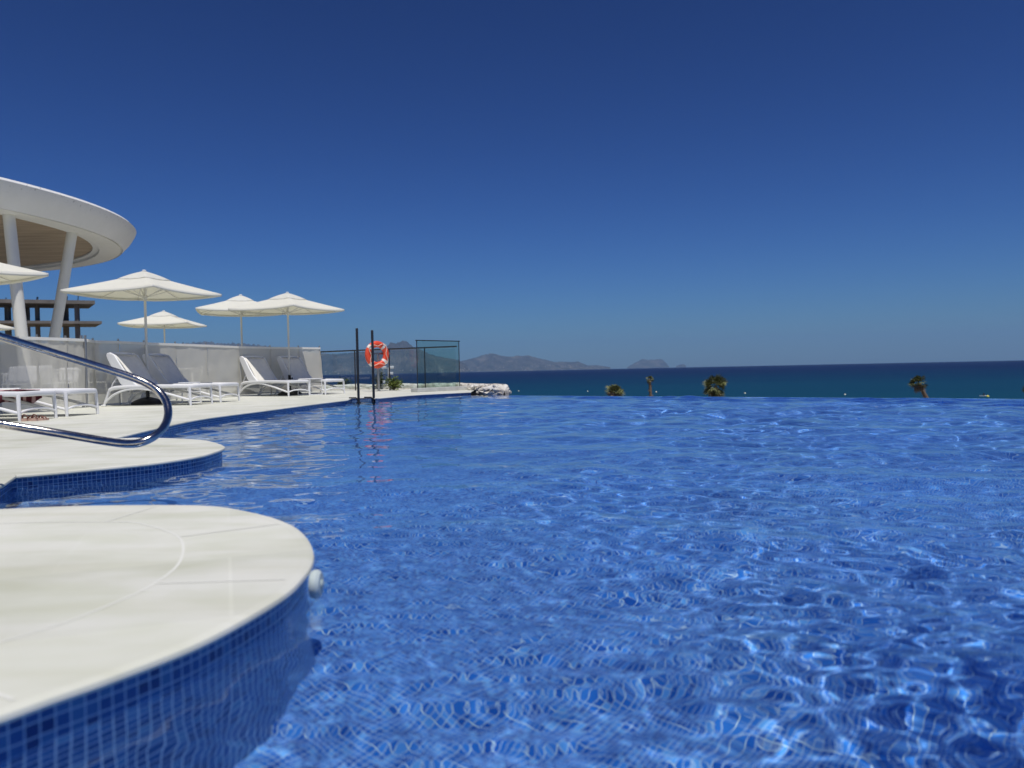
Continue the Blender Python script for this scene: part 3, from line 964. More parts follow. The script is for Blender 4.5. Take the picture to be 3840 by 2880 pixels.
def free_panel():
    a, b = ground(1566, 1470, DZ + .10), ground(1724, 1458, DZ + .10)
    a = Vector(((1566 - 1920) / FPX * 20.0, 20.0, DZ)); b = Vector(((1724 - 1920) / FPX * 21.2, 21.2, DZ))
    t = thing('glass_panel_screen', 'free standing greenish glass panel on a stone plinth, right of the life ring', 'glass screen', a)
    d_ = (b - a).normalized()
    MB().bar(a - d_ * .12 + Vector((0, 0, .05)), b + d_ * .12 + Vector((0, 0, .05)), .26, .10).build('plinth', M['beige_tile'], t, world=True, bevel=.01, smooth=False)
    zt = 1.30
    mid = lambda z: Vector((0, 0, z))
    MB().bar(a + d_ * .02 + mid((zt + .1) / 2), b - d_ * .02 + mid((zt + .1) / 2), .012, zt - .1).build('pane', M['glass_green'], t, world=True, smooth=False)
    MB().bar(a - d_ * .03 + mid(zt + .012), b + d_ * .03 + mid(zt + .012), .03, .024).build('top_rail', M['darksteel'], t, world=True, smooth=False)
    for p in (a, b):
        MB().bar(p + mid(.1), p + mid(zt), .022, .022).build('frame_edge', M['darksteel'], t, world=True, smooth=False)
    e = a + Vector((.05, -.9, 0)) * .0 + d_ * .02 + Vector((.03, .5, 0))
free_panel()

# ------------------------------------------------------------------ mesh screen fence behind the loungers
FENCE = [(-330, 11.7), (-120, 12.3), (0, 12.8), (143, 13.4), (250, 13.9), (323, 14.4), (352, 15.0), (447, 15.5), (543, 16.3), (660, 17.2), (775, 18.2), (895, 19.6), (1015, 20.6), (1121, 21.2), (1200, 21.8)]
def fence_pt(u, Y): return Vector(((u - 1920 + (0)) / FPX * Y + .023 * Y * .02, Y, DZ))
def screen_fence():
    P3 = [fence_pt(u, Y) for u, Y in FENCE]
    t = thing('screen_fence', 'long fence covered with beige mesh screening behind the sun loungers', 'fence', P3[0])
    H = 1.22
    for i, (a, b) in enumerate(zip(P3[:-1], P3[1:])):
        L = (b - a).length; d_ = (b - a).normalized(); nn = Vector((d_.y, -d_.x, 0))
        last = i == len(P3) - 2
        def fn(s, q, a=a, b=b, i=i, last=last):
            p = a.lerp(b, s)
            z = .03 + (H - .03) * q
            sag = .02 * math.sin(s * math.pi) * (1 - q) + .012 * noise.noise(Vector((s * 3 + i * 7, q * 5, i)))
            p = p + nn * (.03 + sag + .01 * noise.noise(Vector((s * 9, q * 2.5, i * 3))))
            if last: p = p + d_ * (s ** 3) * (.10 * (1 - q))
            return (p.x, p.y, DZ + z)
        MB().grid(fn, 16, 14).build('screen_panel', M['screen'], t, world=True)
        MB().bar(a + nn * .034 + Vector((0, 0, H + .0)), b + nn * .034 + Vector((0, 0, H)), .022, .05).build('hem', M['hem'], t, world=True)
    for i, p in enumerate(P3):
        if i == 5: continue
        MB().tube([p, p + Vector((0, 0, H + .07))], .018, 8).build('post', M['steel'], t, world=True)
    p = P3[5]
    for dx in (-.035, .035):
        q = p + Vector((dx, -.06, 0))
        MB().tube([q, q + Vector((0, 0, H + .09))], .024, 10).build('gate_post', M['steel'], t, world=True)
M['hem'] = plain('pale_hem', (.80, .79, .74), .8, var=.05)
screen_fence()

# ------------------------------------------------------------------ ladder with two tall rails
def ladder():
    p1, p2 = ground(1345, 1510, 0), ground(1402, 1508, 0)
    t = thing('pool_ladder', 'pool ladder with two tall dark steel rails in front of the life ring', 'ladder', (p1.x, p1.y, 0))
    for p, h in ((p1, 1.50), (p2, 1.46)):
        MB().tube([(p.x, p.y, -1.1), (p.x, p.y, .3), (p.x, p.y, h - .012), (p.x, p.y, h)], [.026, .026, .026, .018], 12).build('rail', M['darksteel'], t, world=True)
        MB().lathe([(.045, 0), (.045, .012), (.03, .02), (.0, .02)], (p.x, p.y, -.0), n=12).build('collar', M['darksteel'], t, world=True)
        MB().tube([(p.x, p.y, .02), (p.x - .05, p.y + .0, .1), (p.x - .2, p.y + .06, .1)], .013, 8).build('bracket', M['darksteel'], t, world=True)
    for z in (-.25, -.5, -.75):
        MB().bar((p1.x, p1.y, z), (p2.x, p2.y, z), .09, .03).build('step', M['steel'], t, world=True)
ladder()

# ------------------------------------------------------------------ life ring and its post
def life_ring():
    foot = ground(1421, 1467)
    Y = foot.y
    c = atY(1414, 1330, Y - .12)
    tp = thing('ring_post', 'grey steel post with a crossbar that carries the orange life ring', 'post', foot)
    top = atY(1421, 1326, Y)
    yaw = R(42)
    ax = Vector((math.cos(yaw), math.sin(yaw), 0))
    MB().tube([foot, (foot.x, foot.y, top.z)], .035, 12).build('post', M['steel'], tp, world=True)
    MB().lathe([(.08, 0), (.08, .012), (.04, .02)], foot, n=14).build('base_flange', M['steel'], tp, world=True)
    MB().bar(Vector((foot.x, foot.y, top.z)) - ax * .30, Vector((foot.x, foot.y, top.z)) + ax * .40, .05, .05).build('crossbar', M['steel'], tp, world=True)
    # ring: axis horizontal, facing half way to the camera
    t = thing('life_ring', 'orange life ring with white bands hanging on the grey post', 'life ring', c, yaw)
    RR, r = .29, .088
    mo = plain('orange_ring', (.80, .085, .035), .45, var=.06)
    mw = plain('ring_band_white', (.80, .72, .68), .5, var=.04)
    def torus(a0, a1, rr, n, m_=16, sx=1.0):
        mb = MB(); V, F = [], []
        for i in range(n + 1):
            a = a0 + (a1 - a0) * i / n
            for k in range(m_):
                b = 2 * math.pi * k / m_
                q = RR + rr * math.cos(b)
                V.append((q * math.cos(a), rr * .72 * math.sin(b), q * math.sin(a)))
        for i in range(n):
            for k in range(m_): F.append((i * m_ + k, i * m_ + (k + 1) % m_, (i + 1) * m_ + (k + 1) % m_, (i + 1) * m_ + k))
        return mb.add(V, F)
    torus(0, 2 * math.pi, r, 48).build('ring_body', mo, t)
    for a in (50, 140, 230, 320):
        torus(R(a - 8), R(a + 8), r + .004, 5).build('band', mw, t)
    # grab rope from band to band, hanging slack outside and across the ring
    rope = []
    for k in range(64):
        a = 2 * math.pi * k / 64
        ph = math.cos(4 * (a - R(50)))
        rad = RR + r * .4 + (.06 * ph) - .03
        rope.append((rad * math.cos(a), -r * .72 - .012 - .006 * (1 - ph), rad * math.sin(a)))
    MB().tube(rope, .009, 6, closed=True).build('rope', M['rope'], t)
life_ring()

# ------------------------------------------------------------------ sun loungers
def rounded(pts, n=6): return catmull(pts, n)
def make_lounger(flat=False):
    t = thing('sun_lounger', 'x', 'sun lounger', (0, 0, 0), 0, 'white sun loungers on the deck')
    W, L = .64, 1.84
    pl, m = .022, M['plastic']
    y0, y1 = -W / 2, W / 2
    # one rail loop: rear end, along both sides, round the foot end
    rail = [(.12, y0, .30), (.22, y0, .335), (.45, y0, .35), (.8, y0, .355), (1.3, y0, .352), (1.70, y0, .345), (1.80, y0 + .02, .342), (1.835, y0 + .10, .342),
            (1.84, 0, .345), (1.835, y1 - .10, .342), (1.80, y1 - .02, .342), (1.70, y1, .345), (1.3, y1, .352), (.8, y1, .355), (.45, y1, .35), (.22, y1, .335), (.12, y1, .30)]
    MB().tube(rounded(rail, 5), pl + .006, 8, sq=1.25).build('frame', m, t)
    for y in (y0, y1):
        MB().tube(rounded([(-.01, y, 0), (.04, y, .12), (.12, y, .30)]), [.022] * 6 + [.02] * 7, 8).build('leg', m, t)
        MB().tube([(1.80, y * .98, .33), (1.81, y, .15), (1.82, y * 1.01, 0)], [.026, .023, .019], 8).build('leg', m, t)
        MB().tube(rounded([(.0, y, .03), (.08, y, .12), (.22, y, .215), (.42, y, .285), (.65, y, .315), (.85, y, .31), (1.1, y, .27), (1.35, y, .215), (1.6, y, .15), (1.80, y, .10)]), .021, 8).build('arch_brace', m, t)
        MB().box((-.01, y, .015), (.09, .06, .03)).build('foot_pad', m, t, bevel=.012)
    MB().tube(rounded([(1.81, y0, .10), (1.82, y0 * .6, .135), (1.82, 0, .15), (1.82, y1 * .6, .135), (1.81, y1, .10)]), .016, 8).build('end_brace', m, t)
    MB().grid(lambda s, q: (.55 + 1.25 * s, y0 + .02 + (W - .04) * q, .362 - .018 * math.sin(q * math.pi)), 14, 9).build('seat_sling', M['sling'], t, solid=.006)
    if flat:                                              # backrest folded down level with the seat
        for y in (y0 + .03, y1 - .03):
            MB().tube([(.60, y, .385), (.30, y, .385), (-.12, y, .38), (-.20, y * .9, .38)], .022, 8).build('back_frame', m, t)
        MB().grid(lambda s, q: (.58 - .78 * s, y0 + .05 + (W - .10) * q, .39 - .012 * math.sin(q * math.pi)), 10, 7).build('back_sling', M['sling'], t, solid=.006)
        return t
    # backrest: shaped side members, top member, sling
    bk = MB()
    prof = [(.78, .355), (.60, .36), (.42, .36), (.355, .42), (.10, .87), (.075, .94), (.09, .985), (.15, .998), (.245, .955), (.42, .70), (.57, .51), (.69, .40)]
    n = len(prof)
    for y in (y0 + .012, y1 - .012):
        V = [(x, y - .022, z) for x, z in prof] + [(x, y + .022, z) for x, z in prof]
        MB().add(V, [tuple(range(n)), tuple(range(2 * n - 1, n - 1, -1))] + [(i, (i + 1) % n, n + (i + 1) % n, n + i) for i in range(n)]).build('back_frame', m, t, bevel=.012)
    MB().tube(rounded([(.16, y0 + .02, .93), (.13, y0 + .06, .972), (.125, 0, .985), (.13, y1 - .06, .972), (.16, y1 - .02, .93)]), .026, 8).build('top_bar', m, t)
    def bs(s, q):
        x = .25 + (.70 - .25) * (s ** .92); z = .955 - (.955 - .375) * s
        bow = .03 * math.sin(q * math.pi)
        return (x - bow * .7 - .02, y0 + .03 + (W - .06) * q, z - bow * .4)
    MB().grid(bs, 14, 9).build('back_sling', M['sling'], t, solid=.006)
    for y in (y0 + .05, y1 - .05):
        MB().tube([(.07, y, .22), (.16, y, .42), (.30, y, .60)], .013, 6).build('support_strut', m, t)
    MB().tube([(.12, y0, .30), (.12, y1, .30)], .014, 6).build('crossbar', m, t)
    MB().tube([(.22, y0 + .04, .45), (.22, y1 - .04, .45)], .012, 6).build('crossbar', m, t)
    return t
def place_lounger(src, near_front, ang, label):
    # near_front = foot of the near front leg
    o = src
    a = R(ang)
    dx = Vector((math.cos(a), math.sin(a), 0)); dy = Vector((-math.sin(a), math.cos(a), 0))
    base = near_front - dx * 1.82 + dy * .32
    o.location = (base.x, base.y, DZ); o.rotation_euler = (0, 0, a)
    o['label'] = label
    return o
L0 = make_lounger()
spots = [(ground(1083, 1486.5), -33, 'front white lounger of the far pair, its back fully seen before the screen'),
         (ground(1221, 1480), -33, 'white lounger behind the umbrella pole, nearest to the glass fence'),
         (ground(716, 1520), -13, 'white lounger in front of the black dome base, its head nearest the gate posts'),
         (ground(828, 1509), -13, 'white lounger behind the black dome umbrella base, its grey back half hidden by the pole'),
         (ground(75, 1580), -8, 'white lounger with the maroon towel, leftmost and cut by the border'),
         (ground(252, 1563), -8, 'white lounger beyond the towelled one at the left border, only its foot end showing')]
loungers = []
for i, (p, a, lab) in enumerate(spots):
    src = L0 if i == 0 else (make_lounger(True) if i == 4 else copy_tree(loungers[4] if i > 4 else L0))
    loungers.append(place_lounger(src, p, a, lab))
pass

# ------------------------------------------------------------------ umbrellas
def make_umbrella():
    t = thing('parasol', 'x', 'umbrella', (0, 0, 0), 0, 'white square umbrellas')
    HC, HA, S = 2.14, 2.54, 1.0
    def surf(a, b, cap=False):
        mm = max(abs(a), abs(b))
        corner = min(abs(a), abs(b)) / mm if mm > 1e-6 else 0
        z = HA - (HA - HC) * (mm ** .88)
        z += .030 * (corner ** 3) * mm - .018 * mm * math.sin(math.pi * mm) * (1 - corner) - .015 * mm * (1 - corner ** 2)
        return (a * S, b * S, z)
    c = MB().grid(lambda s, q: surf(2 * s - 1, 2 * q - 1), 33, 33).build('canopy', M['canvas'], t, solid=.004)
    # hem hanging from the edge
    h = MB()
    ring = [(2 * k / 32 - 1, -1) for k in range(32)] + [(1, 2 * k / 32 - 1) for k in range(32)] + [(1 - 2 * k / 32, 1) for k in range(32)] + [(-1, 1 - 2 * k / 32) for k in range(32)]
    V = [surf(a, b) for a, b in ring]
    V2_ = [(x * 1.003, y * 1.003, z - .045) for x, y, z in V]
    m_ = len(V)
    h.add(V + V2_, [(i, (i + 1) % m_, m_ + (i + 1) % m_, m_ + i) for i in range(m_)])
    h.build('hem', M['canvas'], c, solid=.003)
    def cap(a, b):
        x, y, z = surf(a * .33, b * .33)
        r = max(abs(a), abs(b))
        return (x, y, z + .030 * (1 - r) + .008 + .018 * math.sin(math.pi * r) + .005 * math.sin(12 * math.atan2(b, a)) * r)
    v = MB().grid(lambda s, q: cap(2 * s - 1, 2 * q - 1), 17, 17).build('vent_cap', M['canvas'], c, solid=.004)
    MB().lathe([(.0, HA + .058), (.03, HA + .054), (.04, HA + .042), (.03, HA + .025)], n=12).build('finial', M['plastic'], t)
    MB().tube([(0, 0, .1), (0, 0, HA + .03)], .024, 12).build('pole', M['canvas_pole'], t)
    MB().lathe([(.04, 2.03), (.05, 2.04), (.05, 2.10), (.035, 2.11)], n=12).build('hub', M['canvas_pole'], t)
    MB().lathe([(.036, 2.40), (.05, 2.41), (.05, 2.47), (.036, 2.48)], n=12).build('top_hub', M['canvas_pole'], t)
    for k in range(8):
        a = k * math.pi / 4
        diag = k % 2 == 1
        ex = (math.copysign(1, math.cos(a)) if abs(math.cos(a)) > .1 else 0, math.copysign(1, math.sin(a)) if abs(math.sin(a)) > .1 else 0)
        pts = []
        for q in (.03, .25, .5, .75, .98):
            x, y, z = surf(ex[0] * q, ex[1] * q)
            pts.append((x, y, z - .020))
        MB().tube(pts, .009, 6).build('rib', M['canvas_pole'], t)
        x, y, z = surf(ex[0] * .52, ex[1] * .52)
        MB().tube([(math.cos(a) * .045, math.sin(a) * .045, 2.07), (x, y, z - .028)], .008, 6).build('strut', M['canvas_pole'], t)
    MB().lathe([(.30, 0), (.305, .015), (.28, .055), (.20, .095), (.11, .125), (.05, .14), (.0, .142)], n=28).build('base', M['black'], t)
    MB().lathe([(.034, .12), (.034, .48), (.038, .485), (.038, .50), (.026, .505)], n=14).build('base_tube', M['black'], t)
    MB().tube([(.03, 0, .42), (.075, 0, .42), (.09, 0, .42)], [.012, .012, .024], 8).build('knob', M['black'], t)
    return t
U0 = make_umbrella()
umb = [((555, 15.25), -14.6, 1.0, 'cream umbrella nearest the pool, its pole over the black dome base, largest fully seen canopy'),
       ((1088, 19.9), -24, 1.0, 'cream umbrella between the far pair of loungers, closest to the life ring'),
       ((913, 22.0), 16, 1.07, 'cream umbrella behind the screen, its canopy tucked left of the one nearest the life ring'),
       ((624, 24.6), 5, 1.0, 'smallest cream umbrella behind the screen, under the large canopy nearest the pool'),
       ((-196, 11.9), -30, 1.0, 'cream umbrella cut by the left border, its corner tip in front of the roof columns'),
       ((-136, 19.0), 10, .85, 'low distant umbrella at the left border, only one pale corner above the fence')]
for i, ((u, Y), a, s, lab) in enumerate(umb):
    o = U0 if i == 0 else copy_tree(U0)
    p = Vector(((u - 1920) / FPX * Y, Y, DZ))
    p.x = atY(u, 1500, Y).x
    o.location = p; o.rotation_euler = (0, 0, R(a)); o.scale = (s, s, s)
    o['label'] = lab

# ------------------------------------------------------------------ small sled tables beside the loungers
def make_side_table():
    t = thing('side_table', 'x', 'side table', (0, 0, 0), 0, 'small white side tables')
    w, dpt, h, r = .42, .40, .40, .012
    MB().box((0, 0, h), (w, dpt, .022)).build('tabletop', M['plastic'], t, bevel=.008)
    for x in (-w / 2 + .015, w / 2 - .015):
        MB().tube(rounded([(x, -dpt / 2 + .02, h - .01), (x * 1.08, -dpt / 2, .05), (x * 1.08, -dpt / 2 + .05, r), (x * 1.08, dpt / 2 - .05, r), (x * 1.08, dpt / 2, .05), (x, dpt / 2 - .02, h - .01)], 4), r, 7).build('leg_frame', M['plastic'], t)
        MB().tube([(x, -dpt / 2 + .01, h * .55), (x, dpt / 2 - .01, h * .55)], .008, 6).build('crossbar', M['plastic'], t)
    return t
T0 = make_side_table()
for i, (p, a, lab) in enumerate([(ground(1150, 1483) + Vector((0, .35, 0)), -33, 'white side table between the two far loungers beside the pole'),
                                 (ground(628, 1517) + Vector((.15, .45, 0)), -13, 'white side table just right of the black dome base')]):
    o = T0 if i == 0 else copy_tree(T0)
    o.location = p; o.rotation_euler = (0, 0, R(a)); o['label'] = lab

# ------------------------------------------------------------------ towel and sandals
def towel():
    m, nt, p = newmat('maroon_towel')
    c = coord(nt, 'Object')
    wv = N(nt, 'ShaderNodeTexWave', Scale=2.2, Distortion=3.0, Detail=2.0)
    nt.links.new(c, wv.inputs['Vector'])
    nt.links.new(ramp(nt, wv.outputs['Fac'], [(0, (.10, .015, .025)), (.62, (.13, .02, .035)), (.72, (.55, .33, .33)), (1, (.6, .42, .42))]), p.inputs['Base Color'])
    p.inputs['Roughness'].default_value = .95
    lo = loungers[4]
    t = thing('towel', 'maroon and pink patterned towel spread on the leftmost lounger', 'towel', lo.location, lo.rotation_euler.z)
    def fn(s, q):
        x = .62 + .98 * s; y = -.40 + .80 * q
        e = max(0, abs(y) - .325)
        z = .385 + .014 * noise.noise(Vector((x * 5, y * 5, 1))) + .02 * max(0, noise.noise(Vector((x * 3, y * 7, 4)))) - 2.2 * e * (1.0 + .8 * noise.noise(Vector((x * 4, 0, 2))))
        return (x, math.copysign(min(abs(y), .345), y), z)
    MB().grid(fn, 40, 26).build('cloth', m, t, solid=.01)
towel()
def sandal(p, a, lab):
    t = thing('sandal', lab, 'sandal', p, R(a), 'pair of brown sandals under the lounger')
    V = []
    mb = MB(); n = 20
    def outline(k):
        s = 2 * math.pi * k / n
        return (.125 * math.cos(s), (.040 + .008 * math.cos(s)) * math.sin(s))
    for z in (.0, .022): V += [(*outline(k), z + (.012 if z else 0) * (1 if outline(k)[0] < 0 else .3)) for k in range(n)]
    mb.add(V, [tuple(range(n))[::-1], tuple(range(n, 2 * n))] + [(k, (k + 1) % n, n + (k + 1) % n, n + k) for k in range(n)])
    mb.build('sole', M['sole'], t)
    for x, h in ((.06, .05), (.02, .06), (-.07, .085)):
        MB().tube(rounded([(x, -.042, .025), (x - .005, -.03, h * .8), (x - .01, 0, h), (x - .005, .03, h * .8), (x, .042, .025)], 4), .011, 6, sq=.5).build('strap', M['leather'], t)
sandal(ground(112, 1578), 75, 'left brown strappy sandal on the deck under the towelled lounger')
sandal(ground(150, 1577), 70, 'right brown strappy sandal on the deck under the towelled lounger')

# ------------------------------------------------------------------ polished hand rail over the entry
def handrail():
    K = [(-420, 1127, 3.45), (-200, 1198, 3.6), (0, 1262, 3.75), (180, 1317, 3.9), (360, 1372, 4.02), (480, 1410, 4.08), (552, 1439, 4.10), (600, 1473, 4.10), (626, 1515, 4.06), (630, 1560, 4.0),
         (612, 1605, 3.9), (575, 1638, 3.82), (528, 1659, 3.78), (480, 1664, 3.78), (400, 1655, 3.8), (240, 1628, 3.83), (0, 1590, 3.75), (-200, 1560, 3.62), (-380, 1530, 3.5)]
    P = [atY(u, v, Y) for u, v, Y in K]
    post = Vector((P[0].x - .12, P[0].y - .02, 0))
    pts = [Vector((post.x, post.y, DZ)), Vector((post.x, post.y, P[0].z - .25)), Vector((post.x + .02, post.y, P[0].z - .02))] + P
    t = thing('handrail', 'polished steel hand rail looping over the entry steps at the left', 'hand rail', (post.x, post.y, DZ))
    MB().tube(catmull(pts, 12), .0200, 20).build('rail', M['chrome'], t, world=True)
    MB().tube([P[-1], Vector((post.x, post.y, P[-1].z + .03))], .0200, 16).build('lower_joint', M['chrome'], t, world=True)
    MB().lathe([(.055, 0), (.055, .008), (.03, .016)], (post.x, post.y, DZ), n=20).build('flange', M['chrome'], t, world=True)
handrail()

# white round fitting on the near jetty wall
def fitting():
    e = None
    p = ground(1155, 2130).xy
    t = thing('wall_fitting', 'round white plastic fitting on the tiled wall of the near jetty', 'pool fitting', (p.x + .008, p.y, .036))
    t.rotation_euler = (0, 0, R(1))
    Mx = Matrix.Rotation(R(90), 3, 'Y')
    m = plain('aged_white_plastic', (.50, .57, .55), .6, var=.08, vs_=30)
    MB().lathe([(.0, 0), (.034, 0), (.038, .006), (.038, .018), (.031, .026), (.0, .028)], n=28, M=Mx).build('disc', m, t)
    MB().lathe([(.010, .026), (.013, .031), (.0, .033)], n=14, M=Mx).build('nozzle', m, t)
fitting()

# ------------------------------------------------------------------ terrace bar: ring roof on slanted columns
def pavilion():
    cx, cyy, a = -30.6, 20.9, .461
    e = 1 / 1.431
    Mz = Matrix.Rotation(a, 3, 'Z')
    t = thing('pavilion', 'white pavilion with a disc roof and timber soffit on slanted columns', 'pavilion', (cx, cyy, DZ))
    n = 160
    def lathe(prof, name, m, smooth=True, bevel=0):
        return MB().lathe(prof, (cx, cyy, 0), n, 1, e, Mz).build(name, m, t, world=True, smooth=smooth)
    stain, nt, p = newmat('roof_render')
    c = coord(nt, 'Object')
    nz = N(nt, 'ShaderNodeTexNoise', Scale=.6, Detail=8.0, Roughness=.7); nt.links.new(c, nz.inputs['Vector'])
    sp = N(nt, 'ShaderNodeTexNoise', Scale=9.0, Detail=4.0, Roughness=.6); nt.links.new(c, sp.inputs['Vector'])
    sz = N(nt, 'ShaderNodeSeparateXYZ'); nt.links.new(coord(nt, 'Object'), sz.inputs[0])
    col = ramp(nt, nz.outputs['Fac'], [(.3, (.70, .70, .67)), (.7, (.79, .785, .76))])
    f1 = ramp(nt, sp.outputs['Fac'], [(.60, 0.0), (.66, 1.0)])
    zt = N(nt, 'ShaderNodeMapRange'); zt.inputs[1].default_value, zt.inputs[2].default_value = 5.55, 5.85
    nt.links.new(sz.outputs['Z'], zt.inputs[0])
    mu = N(nt, 'ShaderNodeMath', operation='MULTIPLY'); nt.links.new(f1, mu.inputs[0]); nt.links.new(zt.outputs[0], mu.inputs[1])
    mk = N(nt, 'ShaderNodeMath', operation='MULTIPLY'); nt.links.new(mu.outputs[0], mk.inputs[0]); mk.inputs[1].default_value = .55
    nt.links.new(mix(nt, mk.outputs[0], col, (.22, .21, .19)), p.inputs['Base Color'])
    p.inputs['Roughness'].default_value = .8
    lathe([(17.35, 5.42), (17.35, 5.34), (17.55, 5.33), (17.56, 5.25), (18.26, 5.26), (18.265, 5.33), (18.32, 5.335), (18.33, 5.27), (18.62, 5.60), (18.76, 5.84), (18.80, 5.94), (18.72, 6.02), (18.2, 6.06), (10, 6.25), (0, 6.3)], 'roof', stain)
    wd, nt, p = newmat('timber_soffit')
    c = coord(nt, 'Object', rot=(0, 0, R(-12)))
    wv = N(nt, 'ShaderNodeTexBrick', Scale=1.0, offset=.4)
    wv.inputs['Brick Width'].default_value = 40.0; wv.inputs['Row Height'].default_value = .22; wv.inputs['Mortar Size'].default_value = .006
    wv.inputs['Color1'].default_value = (.40, .31, .215, 1); wv.inputs['Color2'].default_value = (.45, .35, .245, 1); wv.inputs['Mortar'].default_value = (.26, .20, .14, 1)
    nt.links.new(c, wv.inputs['Vector'])
    gz = N(nt, 'ShaderNodeTexNoise', Scale=.5, Detail=6.0); nt.links.new(coord(nt, 'Object', scale=(1, 9, 1), rot=(0, 0, R(62))), gz.inputs['Vector'])
    nt.links.new(mix(nt, 1.0, wv.outputs['Color'], ramp(nt, gz.outputs['Fac'], [(.3, .75), (.7, 1.2)]), 'MULTIPLY'), p.inputs['Base Color'])
    p.inputs['Roughness'].default_value = .7
    lathe([(17.36, 5.40), (0, 5.42)], 'soffit', wd)
    # columns
    for (u1, v1), (u2, v2), Yt, rr in (((32, 800), (106, 1487), 23.6, .155), ((271, 868), (167, 1485), 25.3, .155)):
        top = atY(u1, v1, Yt); d_ = ray(u1, v1)
        top = Vector((0, 0, CAM_Z)) + d_ * ((5.3 - CAM_Z) / d_.z)
        foot = atY(u2, v2, top.y); foot.z = DZ
        top2 = top + (top - foot).normalized() * .12
        MB().tube([foot, top2], [rr * 1.04, rr], 20).build('column', M['grey_column'], t, world=True)
    # more columns round the ring, out of view, keep the roof standing
    for k in range(6):
        b = R(150 + 36 * k)
        p_ = Mz @ Vector((16.9 * math.cos(b), 16.9 * e * math.sin(b), 0)) + Vector((cx, cyy, 0))
        MB().tube([(p_.x, p_.y, DZ), (p_.x, p_.y, 5.3)], .16, 12).build('column', M['grey_column'], t, world=True)
pavilion()

# low wall of the terrace behind the screen
def terrace_wall():
    a, b = Vector((-40, 33, DZ)), None
    b = atY(364, 1284, 30.0); b.z = DZ
    t = thing('terrace_wall', 'pale rendered terrace wall behind the left part of the screen', 'wall', b)
    d_ = (b - a).normalized()
    MB().bar(a + Vector((0, 0, .9)), b + Vector((0, 0, .9)), .25, 1.8).build('wall_body', M['white_paint'], t, world=True, smooth=False)
    MB().bar(a + Vector((0, 0, 1.85)), b + d_ * .05 + Vector((0, 0, 1.85)), .34, .10).build('cap', M['coping'], t, world=True, smooth=False)
terrace_wall()

# ------------------------------------------------------------------ unfinished concrete frame far behind
def frame_building():
    Y = 95.0
    c0 = atY(290, 1300, Y)
    t = thing('concrete_frame', 'unfinished grey concrete building frame behind the roof columns', 'building', (c0.x, c0.y, -3.4))
    m = M['concrete']
    # corner nearest the view at u~345; the front runs left, the flank recedes to the right
    def slab(v_top, v_bot, u_tip, nm):
        A = atY(u_tip, v_top, Y)
        zt = A.z; th = (v_bot - v_top) / FPX * Y
        c = Vector((A.x, A.y, zt - th / 2))
        P = [A, A + Vector((-16, -7.5, 0)), A + Vector((-21, -2, 0)), A + Vector((-4, 6, 0))]
        mb = MB()
        mb.add([(p.x, p.y, zt) for p in P] + [(p.x, p.y, zt - th) for p in P],
               [(0, 1, 2, 3), (7, 6, 5, 4)] + [(i, (i + 1) % 4, 4 + (i + 1) % 4, 4 + i) for i in range(4)])
        mb.build(nm, m, t, world=True, smooth=False)
        return zt, zt - th
    z1, z1b = slab(1127, 1140, 356, 'slab')
    z2, z2b = slab(1204, 1214, 382, 'slab')
    z3 = z2 - (z1 - z2)
    A = atY(356, 1127, Y)
    for (u, w) in ((100, .55), (141, .38), (247, .50), (290, .42), (30, .5), (-40, .5)):
        p = atY(u, 1200, Y + (3 if u in (100, 247) else 0))
        for za, zb in ((z1b, z2), (z2b, -3.4)):
            MB().box((p.x, p.y, (za + zb) / 2), (w, w, za - zb - .004)).build('pillar', m, t, world=True, smooth=False)
    for u in (136, 140, 250, 291, 60, 20):
        p = atY(u, 1120, Y + 1.0)
        MB().tube([(p.x, p.y, z1), (p.x + .1, p.y, z1 + .7)], .05, 5).build('rebar', M['black'], t, world=True)
    q = A + Vector((-14, 4, 0))
    MB().box((q.x - 9, q.y + 4, z2 - 4.5), (5, 5, 6.5)).build('core_wall', m, t, world=True, smooth=False)
frame_building()

# ------------------------------------------------------------------ white tables and chairs behind the screen
def make_chair():
    t = thing('chair', 'x', 'chair', (0, 0, 0), 0, 'white chairs behind the screen')
    m = M['plastic']
    MB().grid(lambda s, q: ((s - .5) * .46, (q - .5) * .44, .44 - .012 * math.sin(math.pi * s)), 6, 6).build('seat', m, t, solid=.02)
    MB().grid(lambda s, q: ((s - .5) * .44, .22 + .07 * q - .02 * math.sin(math.pi * s), .46 + .36 * q), 8, 6).build('backrest', m, t, solid=.016)
    for x, y in ((-.2, -.2), (.2, -.2), (-.2, .2), (.2, .2)):
        MB().tube([(x, y, .43), (x * 1.12, y * 1.15, 0)], .016, 6).build('leg', m, t)
    for x in (-.24, .24):
        MB().tube(rounded([(x, .24, .66), (x, .05, .67), (x, -.18, .65), (x, -.21, .44)], 4), .014, 6).build('armrest', m, t)
    return t
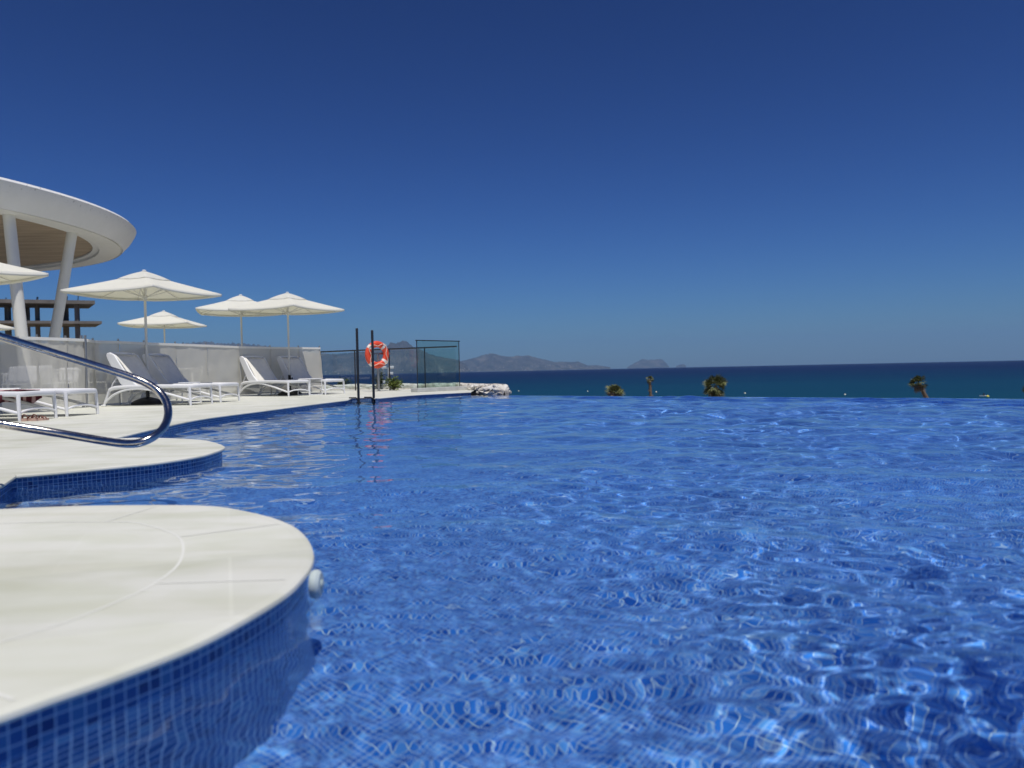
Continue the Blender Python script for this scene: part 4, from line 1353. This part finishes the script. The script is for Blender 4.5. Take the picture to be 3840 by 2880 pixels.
def make_table():
    t = thing('table', 'x', 'table', (0, 0, 0), 0, 'white tables behind the screen')
    m = M['plastic']
    MB().box((0, 0, .735), (.8, .8, .03)).build('tabletop', m, t, bevel=.01)
    for x, y in ((-.35, -.35), (.35, -.35), (-.35, .35), (.35, .35)):
        MB().tube([(x, y, .72), (x, y, 0)], .022, 8).build('leg', m, t)
    return t
CH, TB = make_chair(), make_table()
first = [True, True]
def put(kind, u, Y, a, lab):
    i = 0 if kind == 'c' else 1
    src = (CH, TB)[i]
    o = src if first[i] else copy_tree(src)
    first[i] = False
    p = atY(u, 1500, Y)
    o.location = (p.x, p.y, DZ); o.rotation_euler = (0, 0, R(a)); o['label'] = lab
put('t', 285, 18.5, 15, 'white table behind the screen, left of the steel gate posts')
put('c', 215, 17.0, 160, 'white chair behind the screen, left of the table by the gate posts')
put('c', 255, 20.5, 20, 'white chair behind the table left of the gate posts')
put('c', 375, 18.0, -80, 'white chair behind the screen, right of the steel gate posts')
put('t', 690, 21.8, 5, 'white table behind the screen between the two umbrella poles')
put('c', 640, 21.2, 100, 'white chair at the left end of the table between the poles')
put('c', 765, 22.3, -10, 'white chair with a bright back right of the table between the poles')
put('c', 505, 19.5, 30, 'white chair behind the screen near the largest umbrella pole')
put('c', 90, 16.5, 10, 'white chair behind the screen above the towelled lounger')
put('c', 20, 17.0, -20, 'white chair behind the screen at the left border')

# ------------------------------------------------------------------ haze over the sea
def haze():
    mb = MB()
    s = 45000
    mb.box((0, 0, (1500 - 400) / 2), (2 * s, 2 * s, 1900))
    m = bpy.data.materials.new('haze_air'); m.use_nodes = True
    nt = m.node_tree; nt.nodes.remove(nt.nodes['Principled BSDF'])
    v = N(nt, 'ShaderNodeVolumePrincipled')
    v.inputs['Color'].default_value = (.34, .60, .98, 1)
    v.inputs['Density'].default_value = 3.2e-5
    v.inputs['Anisotropy'].default_value = .0
    nt.links.new(v.outputs[0], nt.nodes['Material Output'].inputs['Volume'])
    o = mb.build('haze', m, smooth=False)
    tag(o, 'thin blue haze over the sea', 'haze', kind='stuff')
haze()
